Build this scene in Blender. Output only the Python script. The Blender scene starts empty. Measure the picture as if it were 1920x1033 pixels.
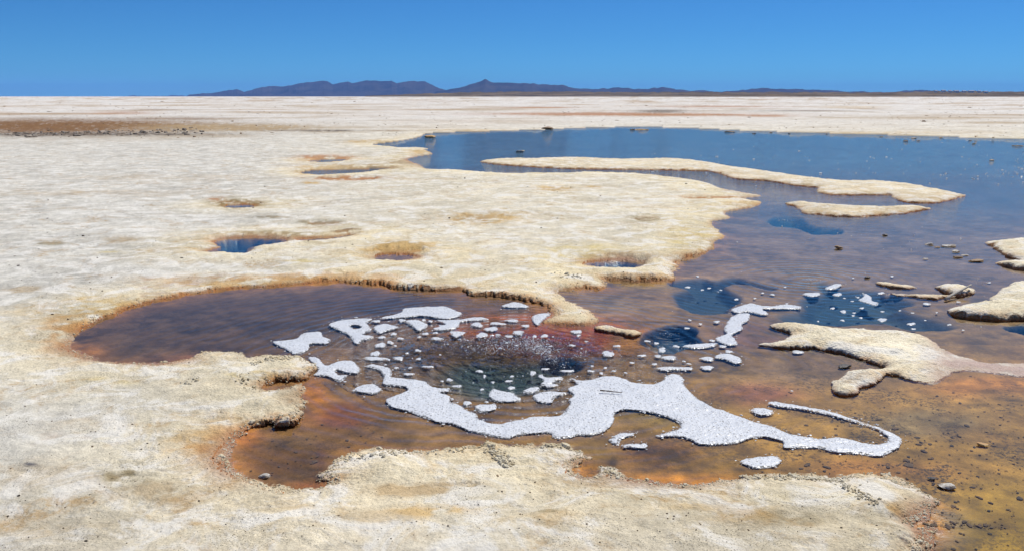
import bpy, math, random
import numpy as np
from mathutils import Vector

rng = np.random.default_rng(7)
random.seed(7)
scene = bpy.context.scene
COL = scene.collection

# ------------------------------------------------------------------ camera
CAM_H = 1.6
FPX = 1663.0                 # focal length in pixels of a 1920 wide picture
HORIZON = 181.3
PITCH = math.atan((516.5 - HORIZON) / FPX)
cam_data = bpy.data.cameras.new("camera")
cam = bpy.data.objects.new("camera", cam_data)
COL.objects.link(cam)
cam_data.sensor_fit = 'HORIZONTAL'
cam_data.sensor_width = 36.0
cam_data.lens = 36.0 * FPX / 1920.0
cam_data.clip_start = 0.05
cam_data.clip_end = 200000.0
cam.location = (0, 0, CAM_H)
cam.rotation_euler = (math.pi / 2 - PITCH, 0, 0)
scene.camera = cam

# ------------------------------------------------------------------ sky, sun, exposure
SUN_EL = math.radians(56)
SUN_AZ = math.radians(38)     # clockwise from the view direction: ahead, to the right
world = bpy.data.worlds.new("World")
scene.world = world
world.use_nodes = True
wn = world.node_tree.nodes
wl = world.node_tree.links
sky = wn.new('ShaderNodeTexSky')
sky.sky_type = 'NISHITA'
sky.sun_disc = False
sky.sun_elevation = SUN_EL
sky.sun_rotation = SUN_AZ
sky.altitude = 3650
sky.air_density = 1.0
sky.dust_density = 0.0
sky.ozone_density = 4.0
# the photograph's saturated, polarised rendering of the high altitude sky: one even tint
tint = wn.new('ShaderNodeMix'); tint.data_type = 'RGBA'; tint.blend_type = 'MULTIPLY'
tint.inputs[0].default_value = 1.0
tint.inputs[7].default_value = (.33, .86, 1.32, 1)
wl.new(sky.outputs[0], tint.inputs[6])
wl.new(tint.outputs[2], wn['Background'].inputs[0])
wn['Background'].inputs[1].default_value = 0.065

sun_data = bpy.data.lights.new("sun", 'SUN')
sun_data.energy = 4.9
sun_data.angle = math.radians(0.53)
sun_data.color = (1.0, 0.955, 0.87)
sun = bpy.data.objects.new("sun", sun_data)
COL.objects.link(sun)
sun.location = (20, 30, 40)
sd = Vector((math.sin(SUN_AZ) * math.cos(SUN_EL), math.cos(SUN_AZ) * math.cos(SUN_EL), math.sin(SUN_EL)))
sun.rotation_euler = sd.to_track_quat('Z', 'Y').to_euler()

vs = scene.view_settings
scene.display_settings.display_device = 'sRGB'
vs.view_transform = 'Standard'
vs.look = 'None'
vs.exposure = 0.0
vs.gamma = 1.0
vs.use_curve_mapping = False
scene.cycles.max_bounces = 8
scene.cycles.transparent_max_bounces = 12
scene.cycles.volume_bounces = 1
scene.cycles.use_adaptive_sampling = True
scene.cycles.adaptive_threshold = 0.02

# ------------------------------------------------------------------ projection helpers
CP, SP = math.cos(PITCH), math.sin(PITCH)

def ground(u, v, z=0.0):
    """the point of the level z that the photograph shows at pixel u, v"""
    u = np.asarray(u, float); v = np.asarray(v, float)
    x = (u - 960.0) / FPX
    y = -(v - 516.5) / FPX
    dy = CP + y * SP
    dz = -SP + y * CP
    t = (z - CAM_H) / dz
    return np.stack([x * t, dy * t], -1)

def pixel(x, y, z=0.0):
    zz = z - CAM_H
    f = y * CP - zz * SP
    up = y * SP + zz * CP
    return 960.0 + FPX * x / f, 516.5 - FPX * up / f

# ------------------------------------------------------------------ noise
_TAB = rng.random((256, 256)).astype(np.float32)

def vnoise(x, y):
    xi = np.floor(x); yi = np.floor(y)
    fx = (x - xi).astype(np.float32); fy = (y - yi).astype(np.float32)
    fx = fx * fx * fx * (fx * (fx * 6 - 15) + 10); fy = fy * fy * fy * (fy * (fy * 6 - 15) + 10)
    xi = xi.astype(np.int64); yi = yi.astype(np.int64)
    x0 = xi & 255; x1 = (xi + 1) & 255; y0 = yi & 255; y1 = (yi + 1) & 255
    a = _TAB[x0, y0]; b = _TAB[x1, y0]; c = _TAB[x0, y1]; d = _TAB[x1, y1]
    return (a + (b - a) * fx) * (1 - fy) + (c + (d - c) * fx) * fy

def fbm(x, y, octaves=4, gain=0.5):
    """centred on 0, about -1 to 1"""
    s = 0; a = 1.0; t = 0
    for k in range(octaves):
        s = s + a * (vnoise(x + 17.3 * k, y - 9.1 * k) * 2 - 1)
        t += a; a *= gain
        x, y = (x * 0.8 - y * 0.6) * 2.03, (x * 0.6 + y * 0.8) * 2.03
    return s / t * 1.6

def sstep(a, b, x):
    t = np.clip((x - a) / (b - a), 0, 1)
    return t * t * (3 - 2 * t)

# ------------------------------------------------------------------ outlines
def smooth_outline(pts, step=4.0):
    """closed Catmull-Rom through pixel points"""
    p = np.asarray(pts, float); n = len(p); out = []
    for i in range(n):
        p0, p1, p2, p3 = p[i - 1], p[i], p[(i + 1) % n], p[(i + 2) % n]
        k = int(max(1, min(40, np.hypot(*(p2 - p1)) / step)))
        for t in np.arange(k) / k:
            m1 = (p2 - p0) * .42; m2 = (p3 - p1) * .42
            # keep the tangents short where neighbouring points are close
            L = np.hypot(*(p2 - p1)) + 1e-6
            for m in (m1, m2):
                lm = np.hypot(*m)
                if lm > L: m *= L / lm
            h = ((2*t**3-3*t**2+1)*p1 + (t**3-2*t**2+t)*m1 + (-2*t**3+3*t**2)*p2 + (t**3-t**2)*m2)
            out.append(h)
    return np.array(out)

def outline(pts, step=4.0):
    q = smooth_outline(pts, step)
    return ground(q[:, 0], q[:, 1])

def signed(polys, TH, R, maxd):
    """signed distance (+ inside) and the nearest outline point on the polar grid R x TH"""
    nr, nt = len(R), len(TH)
    S, C = np.sin(TH), np.cos(TH)
    d2 = np.full((nr, nt), maxd * maxd, np.float32)
    px = np.zeros((nr, nt), np.float32); py = np.zeros((nr, nt), np.float32)
    has = np.zeros((nr, nt), bool)
    par = np.zeros((nr + 1, nt), np.uint8)
    for P in polys:
        A = P; B = np.roll(P, -1, 0)
        for (ax, ay), (bx, by) in zip(A, B):
            ra, rb = math.hypot(ax, ay), math.hypot(bx, by)
            ta, tb = math.atan2(ax, ay), math.atan2(bx, by)
            j0, j1 = np.searchsorted(TH, [min(ta, tb), max(ta, tb)])
            if j1 > j0:
                s, c = S[j0:j1], C[j0:j1]
                den = (bx - ax) * c - (by - ay) * s
                t = -(ax * c - ay * s) / np.where(np.abs(den) < 1e-12, 1e-12, den)
                rc = np.hypot(ax + t * (bx - ax), ay + t * (by - ay))
                ii = np.searchsorted(R, rc)
                np.bitwise_xor.at(par, (ii, np.arange(j0, j1)), 1)
            rlo, rhi = min(ra, rb) - maxd, max(ra, rb) + maxd
            i0, i1 = np.searchsorted(R, [rlo, rhi])
            da = maxd / max(rlo, 0.5)
            k0, k1 = np.searchsorted(TH, [min(ta, tb) - da, max(ta, tb) + da])
            if i1 <= i0 or k1 <= k0: continue
            X = R[i0:i1, None] * S[None, k0:k1]; Y = R[i0:i1, None] * C[None, k0:k1]
            ex, ey = bx - ax, by - ay
            t = np.clip(((X - ax) * ex + (Y - ay) * ey) / (ex * ex + ey * ey + 1e-12), 0, 1)
            qx = ax + t * ex; qy = ay + t * ey
            dd = (X - qx) ** 2 + (Y - qy) ** 2
            sub = d2[i0:i1, k0:k1]
            m = dd < sub
            sub[m] = dd[m]
            px[i0:i1, k0:k1][m] = qx[m]; py[i0:i1, k0:k1][m] = qy[m]; has[i0:i1, k0:k1][m] = True
    inside = np.bitwise_xor.accumulate(par[:nr], axis=0).astype(bool)
    d = np.sqrt(d2)
    return np.where(inside, d, -d), px, py, has

def blur(a, r, n=2):
    for _ in range(n):
        for ax in (0, 1):
            p = np.pad(a, [(r + 1, r) if k == ax else (0, 0) for k in (0, 1)], mode='edge').cumsum(axis=ax)
            if ax == 0: a = (p[2 * r + 1:] - p[:-(2 * r + 1)]) / (2 * r + 1)
            else: a = (p[:, 2 * r + 1:] - p[:, :-(2 * r + 1)]) / (2 * r + 1)
    return a

# ------------------------------------------------------------------ mesh helpers
def mesh_object(name, verts, faces, mat, parent=None, smooth=True, loops=None):
    """verts Nx3; faces Mx4 or Mx3 array"""
    me = bpy.data.meshes.new(name)
    verts = np.ascontiguousarray(verts, np.float32); faces = np.ascontiguousarray(faces, np.int32)
    m, k = faces.shape
    me.vertices.add(len(verts)); me.vertices.foreach_set('co', verts.ravel())
    me.loops.add(m * k); me.loops.foreach_set('vertex_index', faces.ravel())
    me.polygons.add(m)
    me.polygons.foreach_set('loop_start', np.arange(0, m * k, k, dtype=np.int32))
    me.polygons.foreach_set('loop_total', np.full(m, k, np.int32))
    me.polygons.foreach_set('use_smooth', np.full(m, smooth, bool))
    me.update(calc_edges=True)
    me.materials.append(mat)
    o = bpy.data.objects.new(name, me)
    COL.objects.link(o)
    if parent: o.parent = parent
    return o

def grid_faces(nr, nt):
    i = np.arange(nr - 1)[:, None] * nt + np.arange(nt - 1)[None]
    return np.stack([i, i + 1, i + nt + 1, i + nt], -1).reshape(-1, 4)

def point_color(o, name, rgb):
    at = o.data.color_attributes.new(name, 'FLOAT_COLOR', 'POINT')
    a = np.ones((len(rgb), 4), np.float32); a[:, :3] = rgb
    at.data.foreach_set('color', a.ravel())

def point_float(o, name, val):
    at = o.data.attributes.new(name, 'FLOAT', 'POINT')
    at.data.foreach_set('value', np.ascontiguousarray(val, np.float32).ravel())

def tag(o, label=None, cat=None, group=None, kind=None):
    if label: o['label'] = label
    if cat: o['category'] = cat
    if group: o['group'] = group
    if kind: o['kind'] = kind
    return o

# ------------------------------------------------------------------ materials
class N:
    """a small node-tree writer"""
    def __init__(self, name):
        self.m = bpy.data.materials.new(name); self.m.use_nodes = True
        self.t = self.m.node_tree; self.n = self.t.nodes; self.l = self.t.links
        self.bsdf = self.n['Principled BSDF']; self.out = self.n['Material Output']
    def new(self, kind, ins=None, **kw):
        nd = self.n.new(kind)
        for k, v in kw.items(): setattr(nd, k, v)
        for k, v in (ins or {}).items(): self.put(nd, k, v)
        return nd
    def put(self, nd, k, v):
        s = nd.inputs[k]
        if hasattr(v, 'links') and hasattr(v, 'is_output'): self.l.new(v, s)
        elif hasattr(v, 'outputs'): self.l.new(v.outputs[0], s)
        else: s.default_value = v
    def math(self, op, a, b=0.0, c=None, clamp=False):
        nd = self.n.new('ShaderNodeMath'); nd.operation = op; nd.use_clamp = clamp
        self.put(nd, 0, a); self.put(nd, 1, b)
        if c is not None: self.put(nd, 2, c)
        return nd.outputs[0]
    def mix(self, f, a, b, mode='MIX'):
        nd = self.n.new('ShaderNodeMix'); nd.data_type = 'RGBA'; nd.blend_type = mode
        self.put(nd, 0, f)
        for k, v in ((6, a), (7, b)):
            if isinstance(v, tuple) and len(v) == 3: v = (*v, 1)
            self.put(nd, k, v)
        return nd.outputs[2]
    def noise(self, vec, scale, detail=4, rough=0.55, dist=0.0, dim='2D'):
        nd = self.n.new('ShaderNodeTexNoise')
        nd.inputs['Scale'].default_value = scale; nd.inputs['Detail'].default_value = detail
        nd.inputs['Roughness'].default_value = rough; nd.inputs['Distortion'].default_value = dist
        nd.noise_dimensions = dim
        self.put(nd, 'Vector', vec)
        return nd.outputs[0]
    def ramp(self, f, lo, hi, a=0.0, b=1.0, smooth=True):
        nd = self.n.new('ShaderNodeMapRange')
        nd.interpolation_type = 'SMOOTHSTEP' if smooth else 'LINEAR'
        self.put(nd, 0, f); self.put(nd, 1, lo); self.put(nd, 2, hi); self.put(nd, 3, a); self.put(nd, 4, b)
        return nd.outputs[0]
    def attr(self, name, out=0):
        nd = self.n.new('ShaderNodeAttribute'); nd.attribute_name = name
        return nd.outputs[out]
    def pos(self):
        return self.n.new('ShaderNodeNewGeometry').outputs['Position']

def salt_material():
    """salt crust and pool bed: the mineral colours and painted deep-water darkness of the sheet (Col) with mottling, stains, specks and grain"""
    k = N('salt_crust')
    P = k.pos()
    col = k.attr('Col'); land = k.attr('land', 2); rim = k.attr('rim', 2); deep = k.attr('deep', 2)
    lum = k.new('ShaderNodeRGBToBW', {0: col}).outputs[0]
    light = k.ramp(lum, .33, .52)
    # broad, middle and fine mottling
    m1 = k.noise(P, .9, 5, .62, .5)
    m2 = k.noise(P, 5.5, 5, .68, .6)
    m3 = k.noise(P, 30, 4, .7)
    m4 = k.noise(P, 120, 3, .75)
    fac = k.math('ADD', k.math('MULTIPLY', m1, .8), k.math('MULTIPLY', m2, .9))
    fac = k.math('ADD', fac, k.math('ADD', k.math('MULTIPLY', m3, .75), k.math('MULTIPLY', m4, .75)))
    fac = k.ramp(fac, 1.0, 2.2, .56, 1.48, False)
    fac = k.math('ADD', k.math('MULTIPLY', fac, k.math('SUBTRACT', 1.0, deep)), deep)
    c = k.mix(1.0, col, k.new('ShaderNodeCombineColor', {0: fac, 1: fac, 2: fac}), 'MULTIPLY')
    # ochre mineral tint in patches
    st = k.noise(P, 2.3, 6, .68, .8)
    st2 = k.noise(P, 16, 5, .74)
    w = k.math('MULTIPLY', k.ramp(st, .48, .70), k.ramp(st2, .36, .64))
    c = k.mix(k.math('MULTIPLY', w, k.math('MULTIPLY', land, .7)), c, (.40, .255, .105))
    # grey and white efflorescence
    ef = k.ramp(k.noise(P, 3.1, 6, .72, .5), .46, .64)
    ef = k.math('MULTIPLY', k.math('MULTIPLY', ef, light), k.math('MULTIPLY', land, .7))
    c = k.mix(ef, c, (.76, .74, .69))
    # fine dark grit
    sp = k.new('ShaderNodeTexVoronoi', {'Vector': P, 'Scale': 60.0, 'Randomness': 1.0}, voronoi_dimensions='2D')
    spn = k.noise(P, 2.6, 4, .7)
    grit = k.math('MULTIPLY', k.ramp(sp.outputs['Distance'], .08, .18, 1, 0), k.ramp(spn, .46, .60))
    c = k.mix(k.math('MULTIPLY', grit, k.math('MULTIPLY', land, .75)), c, (.075, .055, .035))
    # bed: darker flocks of organic matter
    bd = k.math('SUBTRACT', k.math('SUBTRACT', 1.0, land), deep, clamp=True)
    fl = k.math('MULTIPLY', k.ramp(k.noise(P, 3.2, 5, .7, .3), .44, .62), k.ramp(k.noise(P, 42, 4, .78), .48, .57))
    c = k.mix(k.math('MULTIPLY', fl, k.math('MULTIPLY', bd, k.attr('flock', 2))), c, (.022, .018, .016))
    bl = k.ramp(st, .42, .7)
    c = k.mix(k.math('MULTIPLY', bl, k.math('MULTIPLY', bd, .35)), c, (.13, .062, .018))
    # rust on the steep faces of the crust edge
    nz = k.new('ShaderNodeSeparateXYZ', {0: k.n.new('ShaderNodeNewGeometry').outputs['True Normal']}).outputs[2]
    steep = k.math('MULTIPLY', k.ramp(nz, .85, .5), k.math('MULTIPLY', rim, k.ramp(m3, .3, .6, .55, 1.0)))
    steep = k.math('MULTIPLY', steep, land)
    rust = k.mix(k.ramp(m2, .4, .62), (.34, .125, .026), (.13, .04, .012))
    c = k.mix(steep, c, rust)
    z = k.new('ShaderNodeSeparateXYZ', {0: P}).outputs[2]
    foot = k.math('MULTIPLY', k.math('MULTIPLY', k.ramp(z, .022, .003), land), k.math('MULTIPLY', k.attr('rust', 2), k.ramp(m2, .35, .6, .35, .95)))
    c = k.mix(foot, c, (.25, .085, .022))
    k.put(k.bsdf, 'Base Color', c)
    wet = k.attr('wet', 2)
    k.put(k.bsdf, 'Roughness', k.ramp(wet, 0, 1, .93, .34, False))
    k.put(k.bsdf, 'Specular IOR Level', k.ramp(wet, 0, 1, .12, .5, False))
    # relief
    cau = k.new('ShaderNodeTexVoronoi', {'Vector': P, 'Scale': 58.0}).outputs['Distance']
    h = k.math('ADD', k.math('MULTIPLY', k.noise(P, 70, 5, .72), .012), k.math('MULTIPLY', k.noise(P, 15, 4, .65), .016))
    h = k.math('SUBTRACT', h, k.math('MULTIPLY', cau, k.math('MULTIPLY', rim, .013)))
    b = k.new('ShaderNodeBump', {'Strength': k.ramp(land, 0, 1, .16, .55, False), 'Distance': 1.0, 'Height': h})
    k.put(k.bsdf, 'Normal', b)
    return k.m

def water_material():
    k = N('spring_water')
    k.n.remove(k.bsdf)
    P = k.pos()
    xy = k.new('ShaderNodeVectorMath', {0: P, 1: (1, 1, 0)}, operation='MULTIPLY').outputs[0]
    warp = k.math('MULTIPLY', k.noise(P, 2.2, 2, .5), .22)
    h = None
    # rings running out from the vents
    for (u, v, wl_, amp, fall) in ((930, 672, .10, .0125, .66), (1252, 630, .075, .0010, .35), (1518, 526, .12, .0030, .6), (1600, 585, .10, .0012, .4)):
        c = ground(u, v)
        dv = k.new('ShaderNodeVectorMath', {0: xy, 1: (float(c[0]), float(c[1]), 0)}, operation='SUBTRACT').outputs[0]
        d = k.new('ShaderNodeVectorMath', {0: dv}, operation='LENGTH').outputs['Value']
        dn = k.math('ADD', d, warp)
        s = k.math('SINE', k.math('MULTIPLY', dn, 2 * math.pi / wl_))
        f = k.math('POWER', 2.718, k.math('MULTIPLY', d, -1 / fall))
        t = k.math('MULTIPLY', k.math('MULTIPLY', s, f), amp)
        h = t if h is None else k.math('ADD', h, t)
    # wind ripples: stronger out on the large pond
    mp = k.new('ShaderNodeMapping', {0: P, 'Scale': (0.75, 1.25, 1), 'Rotation': (0, 0, .35)})
    w1 = k.noise(mp, 9, 4, .55, .3)
    w2 = k.noise(mp, 34, 3, .55)
    open_ = k.attr('open', 2)
    h = k.math('ADD', h, k.math('MULTIPLY', w1, k.math('MULTIPLY', open_, .008)))
    h = k.math('ADD', h, k.math('MULTIPLY', w2, k.math('MULTIPLY', open_, .0028)))
    turb = k.attr('turb', 2)
    h = k.math('ADD', h, k.math('MULTIPLY', k.noise(P, 24, 4, .6), k.math('MULTIPLY', turb, .075)))
    b = k.new('ShaderNodeBump', {'Strength': 1.0, 'Distance': 1.0, 'Height': h})
    fr = k.new('ShaderNodeFresnel', {'IOR': 1.30, 'Normal': b})
    gl = k.new('ShaderNodeBsdfGlossy', {'Roughness': .03, 'Normal': b})
    tr = k.new('ShaderNodeBsdfTransparent')
    mx = k.new('ShaderNodeMixShader', {0: fr, 1: tr, 2: gl})
    k.l.new(mx.outputs[0], k.out.inputs['Surface'])
    va = k.new('ShaderNodeVolumeAbsorption', {'Color': (.30, .70, .76, 1), 'Density': 1.5})
    k.l.new(va.outputs[0], k.out.inputs['Volume'])
    return k.m

def foam_material():
    k = N('foam')
    P = k.pos()
    vo = k.new('ShaderNodeTexVoronoi', {'Vector': P, 'Scale': 80.0}, voronoi_dimensions='2D')
    big = k.new('ShaderNodeTexVoronoi', {'Vector': P, 'Scale': 40.0}, voronoi_dimensions='2D')
    pr = k.ramp(k.noise(P, 9, 4, .6), .38, .62)
    dots = k.ramp(vo.outputs['Distance'], .16, .30, 1, 0)
    keep = k.ramp(k.new('ShaderNodeSeparateColor', {0: vo.outputs['Color']}).outputs[0], .42, .5)
    dots = k.math('MULTIPLY', dots, k.math('MULTIPLY', keep, k.ramp(pr, 0, 1, .45, 1, False)))
    d2 = k.math('MULTIPLY', k.ramp(big.outputs['Distance'], .14, .22, 1, 0), k.ramp(k.new('ShaderNodeSeparateColor', {0: big.outputs['Color']}).outputs[1], .72, .78))
    base = k.mix(k.noise(P, 5, 5, .6), (.57, .595, .635), (.72, .735, .755))
    c = k.mix(k.math('MULTIPLY', dots, .85), base, (.10, .09, .085))
    c = k.mix(k.math('MULTIPLY', d2, .7), c, (.09, .08, .07))
    k.put(k.bsdf, 'Base Color', c)
    # the film thins to a lace of bubbles along its edge
    edge = k.attr('edge', 2)
    hole = k.math('MAXIMUM', k.ramp(k.noise(P, 55, 3, .65), .44, .52), 0)
    lace = k.math('MULTIPLY', k.ramp(edge, .25, .75), hole)
    k.put(k.bsdf, 'Alpha', k.math('SUBTRACT', 1.0, k.math('MULTIPLY', lace, .75)))
    k.put(k.bsdf, 'Roughness', .35)
    k.put(k.bsdf, 'Specular IOR Level', .4)
    h = k.math('MULTIPLY', vo.outputs['Distance'], -.0022)
    h = k.math('ADD', h, k.math('MULTIPLY', big.outputs['Distance'], -.002))
    b = k.new('ShaderNodeBump', {'Strength': .8, 'Distance': 1.0, 'Height': h})
    k.put(k.bsdf, 'Normal', b)
    return k.m

def plain_material(name, c1, c2, scale, rough=.8, bump=.01, bscale=40, spec=.3):
    k = N(name)
    P = k.n.new('ShaderNodeTexCoord').outputs['Object']
    f = k.ramp(k.noise(P, scale, 6, .65, .4, '3D'), .35, .65)
    k.put(k.bsdf, 'Base Color', k.mix(f, c1, c2))
    k.put(k.bsdf, 'Roughness', rough); k.put(k.bsdf, 'Specular IOR Level', spec)
    b = k.new('ShaderNodeBump', {'Strength': .8, 'Distance': bump, 'Height': k.noise(P, bscale, 5, .65, 0, '3D')})
    k.put(k.bsdf, 'Normal', b)
    return k.m

M_SALT = salt_material()
M_WATER = water_material()
M_FOAM = foam_material()
M_CRUMB = plain_material('salt_crystals', (.52, .43, .27), (.62, .57, .45), 9, .9, .004, 90, .1)
M_GRIT = plain_material('dark_grit', (.05, .04, .03), (.14, .09, .05), 9, .8)
M_ROCK_BROWN = plain_material('brown_stone', (.36, .25, .15), (.20, .13, .08), 14, .75, .01, 60)
M_ROCK_PALE = plain_material('salted_stone', (.62, .60, .55), (.20, .15, .11), 22, .7, .01, 60)
M_ROCK_DARK = plain_material('black_stone', (.035, .03, .03), (.10, .085, .08), 18, .45, .01, 60)
M_ROCK_SLAB = plain_material('dirty_slab', (.05, .042, .036), (.36, .30, .24), 3.5, .8, .02, 20)
M_SPRAY = plain_material('spray_white', (.90, .91, .92), (.82, .84, .87), 40, .25, .001, 90, .6)
M_RUST = plain_material('rust_flake', (.40, .20, .07), (.52, .36, .14), 10, .6, .004, 60)
M_WOOD = plain_material('bleached_twig', (.45, .42, .37), (.30, .27, .23), 30, .8, .004, 80)
M_MOUNT = plain_material('mountain_rock', (.034, .030, .032), (.07, .058, .05), .0016, .95, 6, .01, .0)
M_SHORE = plain_material('dry_scrub_land', (.085, .066, .042), (.19, .145, .09), .006, .95, .8, .05, .0)
M_WALL = plain_material('white_render', (.72, .72, .70), (.66, .66, .64), .3, .9)
M_ROOF = plain_material('grey_sheet_roof', (.30, .30, .31), (.24, .24, .25), .4, .7)
# ------------------------------------------------------------------ shore lines read off the ground plane
WATER_MAIN = [(1990,264),(1920,262),(1870,260),(1800,258),(1700,255),(1600,252),(1500,249),(1400,246),(1300,241),(1220,239),(1150,239),(1080,241),
 (1010,244),(940,246),(880,248),(830,249),(796,252),(788,257),(766,262),(735,267),(699,272),(730,276),(760,277),(808,278.5),(796,281),(811,289),(783,294),
 (764,300),(786,309),(799,317),(849,319),(880,321.5),(942,325),(1036,325.6),(1130,324.7),(1192,326),(1233,330),(1286,336),(1330,345),(1349,353),
 (1386,360),(1427,367.5),(1388,373),(1427,379),(1424,385),(1396,392),(1364,396.6),(1358,403),(1369,409),(1339,414),(1333,420),(1346,432),(1357,445),
 (1339,454),(1339,467),(1311,478),(1277,489),(1269,494),(1272,504),(1261,512),(1261,526),(1192,528),(1152,526),(1135,523),(1131,539),(1120,543),
 (1099,539),(1074,542),(1046,546),(1051,556),(1066,566),(1094,577),(1113,588),(1119,597),(1116,606),(1082,609),(1045,607),(1019,603),(1035,591),
 (1033,578),(1013,569),(972,560),(929,555),(897,555),(872,550),(866,545),(801,544),(741,541),(713,534),(660,530),(631,528),(537,535),(412,544),(350,553),
 (287,566),(231,581.5),(216,591),(178,603),(153,617),(141,633),(134,649),(159,664),(194,677),(241,681.6),(275,681.6),(319,679),(356,673),(378,662),(416,660),
 (450,663),(462,669),(478,669),(503,664),(537,667),(569,671),(584,683),(587,692),(569,710),(537,713),(509,719),(494,727),(516,731),(544,725),(566,719),
 (570,727),(567,761),(569,780),(556,792),(536,798),(508,793),(474,802),(452,817),(439,836),(431,854),(433,876),(458,892),(486,904),(521,914),(555,916),
 (599,911),(617,905),(602,890),(630,867),(661,851),(680,843),(717,840),(739,843),(786,844),(833,839),(896,837),(912,833),(952,832),(1007,837),(1020,833),
 (1063,835),(1082,846),(1097,861),(1077,870),(1076,884),(1094,895),(1113,893),(1135,876),(1160,881),(1179,893),(1226,906),(1272,910),(1319,909),(1357,902),
 (1397,895),(1460,893),(1516,890),(1540,893),(1562,898),(1592,883),(1635,886),(1685,897),(1725,916),(1758,936),(1750,956),(1738,972),(1722,982),(1752,989),
 (1758,999),(1748,1019),(1735,1033),(1720,1070),(1735,1130),(1900,1150),(2060,1120),(2080,900),(2060,700),(2050,500),(2030,330)]
POOLS = [
 [(403,455),(427,447.5),(489,446),(536,450),(541,454),(511,459),(483,461.6),(474,468),(464,475),(427,475),(384,473),(411,463)],
 [(555,450.6),(580,447.5),(617,446),(661,440),(652,444),(614,450),(583,454)],
 [(564,325),(580,321),(611,319),(661,319),(683,318),(733,316),(711,320),(680,324),(645,327),(614,329),(580,328)],
 [(577,302),(611,300.6),(649,300),(630,303),(599,304.4)],
 [(1105,496),(1130,491),(1167,489),(1208,493),(1196,503),(1167,506),(1139,503)],
 [(705,485),(724,479),(755,479),(780,484),(755,488),(717,488)],
 [(424,387.5),(442,385),(477,386),(461,390),(436,390)],
]
ISLANDS = [
 ('long low cream salt spit lying across the large blue pond', .04, 1.0,
  [(900,303),(927,299),(1005,297.5),(1080,296),(1161,299),(1264,298),(1317,303),(1361,310.6),(1383,314),(1442,322),(1504,331),(1572,339),(1643,340),(1705,345),
   (1752,354),(1783,360),(1807,366.6),(1783,376),(1752,381),(1705,380.5),(1677,373),(1671,366.6),(1634,366),(1566,366),(1535,362),(1532,352.7),(1488,348),(1442,340),
   (1380,336),(1349,326),(1327,321.5),(1270,320),(1192,319),(1130,318),(1067,317),(1005,314),(942,310),(911,306)]),
 ('narrow salt islet just in front of the long spit', .045, 1.0,
  [(1473,381),(1504,379),(1541,383.6),(1597,386.7),(1643,388),(1690,386.7),(1721,387.7),(1741,392),(1705,399),(1659,404),(1612,407),(1566,406),(1529,402),(1501,398.5),(1498,391),(1480,385)]),
 ('flat salt bank at the right edge beyond the floating debris', .05, .9,
  [(1851,455),(1891,450),(1920,447),(1990,440),(1990,512),(1920,507),(1900,503),(1863,494),(1891,490.5),(1913,489),(1888,481),(1872,469)]),
 ('thick pale salt ledge with a dark undercut front at the right edge', .055, .7,
  [(1780,582),(1814,569.5),(1854,565),(1863,554),(1876,545),(1900,531),(1920,528),(2000,518),(2010,600),(1920,599),(1876,600),(1829,596),(1795,591)]),
 ('fish shaped cream salt island with a forked tail in the brown shallows', .042, .8,
  [(1446,609.6),(1483,604),(1523,609.6),(1559,615),(1621,617),(1687,620.5),(1727,628),(1749,637),(1771,657),(1811,670),(1855,679),(1920,681),(2010,682),(2010,706),
   (1920,704.5),(1877,699),(1818,693.5),(1778,699),(1767,710),(1745,715),(1705,710),(1669,701),(1640,713.6),(1614,728),(1583,740),(1569,733),(1568,714),(1599,694),
   (1636,693.5),(1654,688),(1621,673),(1578,661),(1530,651.5),(1483,651.5),(1428,647),(1475,637),(1490,628),(1472,619),(1453,614)]),
 ('thin white sliver of salt crust lying above the broken crust line', .03, .5,
  [(1642,529),(1674,532),(1721,539),(1690,541),(1653,535)]),
 ('small cream salt islet under the bleached stick', .05, .6,
  [(1756,537),(1783,535),(1826,543),(1823,551),(1783,554),(1764,545)]),
 ('low dark edged salt crust strip beside the deep blue hole', .022, .4,
  [(1653,545),(1690,551.5),(1752,553),(1789,555),(1752,559.6),(1705,556.5),(1668,550.5)]),
 ('small pale salt tongue between the spring and the dark blue eye', .028, .5,
  [(1113,612.5),(1147,612.5),(1172,618),(1199,622),(1188,630),(1160,625.5),(1129,619)]),
]
HOLES = [   # outline, depth, blend width, bed colour with the darkness of deep water painted in
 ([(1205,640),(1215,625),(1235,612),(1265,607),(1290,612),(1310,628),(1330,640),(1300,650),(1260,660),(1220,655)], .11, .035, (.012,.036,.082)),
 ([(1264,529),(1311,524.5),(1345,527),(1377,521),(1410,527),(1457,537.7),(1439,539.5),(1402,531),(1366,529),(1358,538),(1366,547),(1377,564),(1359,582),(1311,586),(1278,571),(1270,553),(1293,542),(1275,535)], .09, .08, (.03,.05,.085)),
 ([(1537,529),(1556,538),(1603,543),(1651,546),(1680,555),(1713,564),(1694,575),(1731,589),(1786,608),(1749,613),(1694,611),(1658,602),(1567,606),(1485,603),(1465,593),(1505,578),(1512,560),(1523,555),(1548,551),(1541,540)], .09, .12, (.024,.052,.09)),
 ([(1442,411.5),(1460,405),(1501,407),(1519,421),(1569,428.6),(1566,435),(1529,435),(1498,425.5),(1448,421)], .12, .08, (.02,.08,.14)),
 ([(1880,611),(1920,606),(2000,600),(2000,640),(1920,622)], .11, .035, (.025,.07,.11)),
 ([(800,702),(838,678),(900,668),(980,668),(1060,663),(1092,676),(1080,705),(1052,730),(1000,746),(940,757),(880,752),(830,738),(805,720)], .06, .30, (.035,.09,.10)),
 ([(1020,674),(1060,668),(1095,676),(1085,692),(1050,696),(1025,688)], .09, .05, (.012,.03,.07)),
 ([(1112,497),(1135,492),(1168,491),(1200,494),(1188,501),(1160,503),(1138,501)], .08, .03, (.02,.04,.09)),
 ([(411,470),(420,452),(470,449),(520,452),(470,463),(460,473)], .11, .035, (.02,.05,.12)),
]
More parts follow.
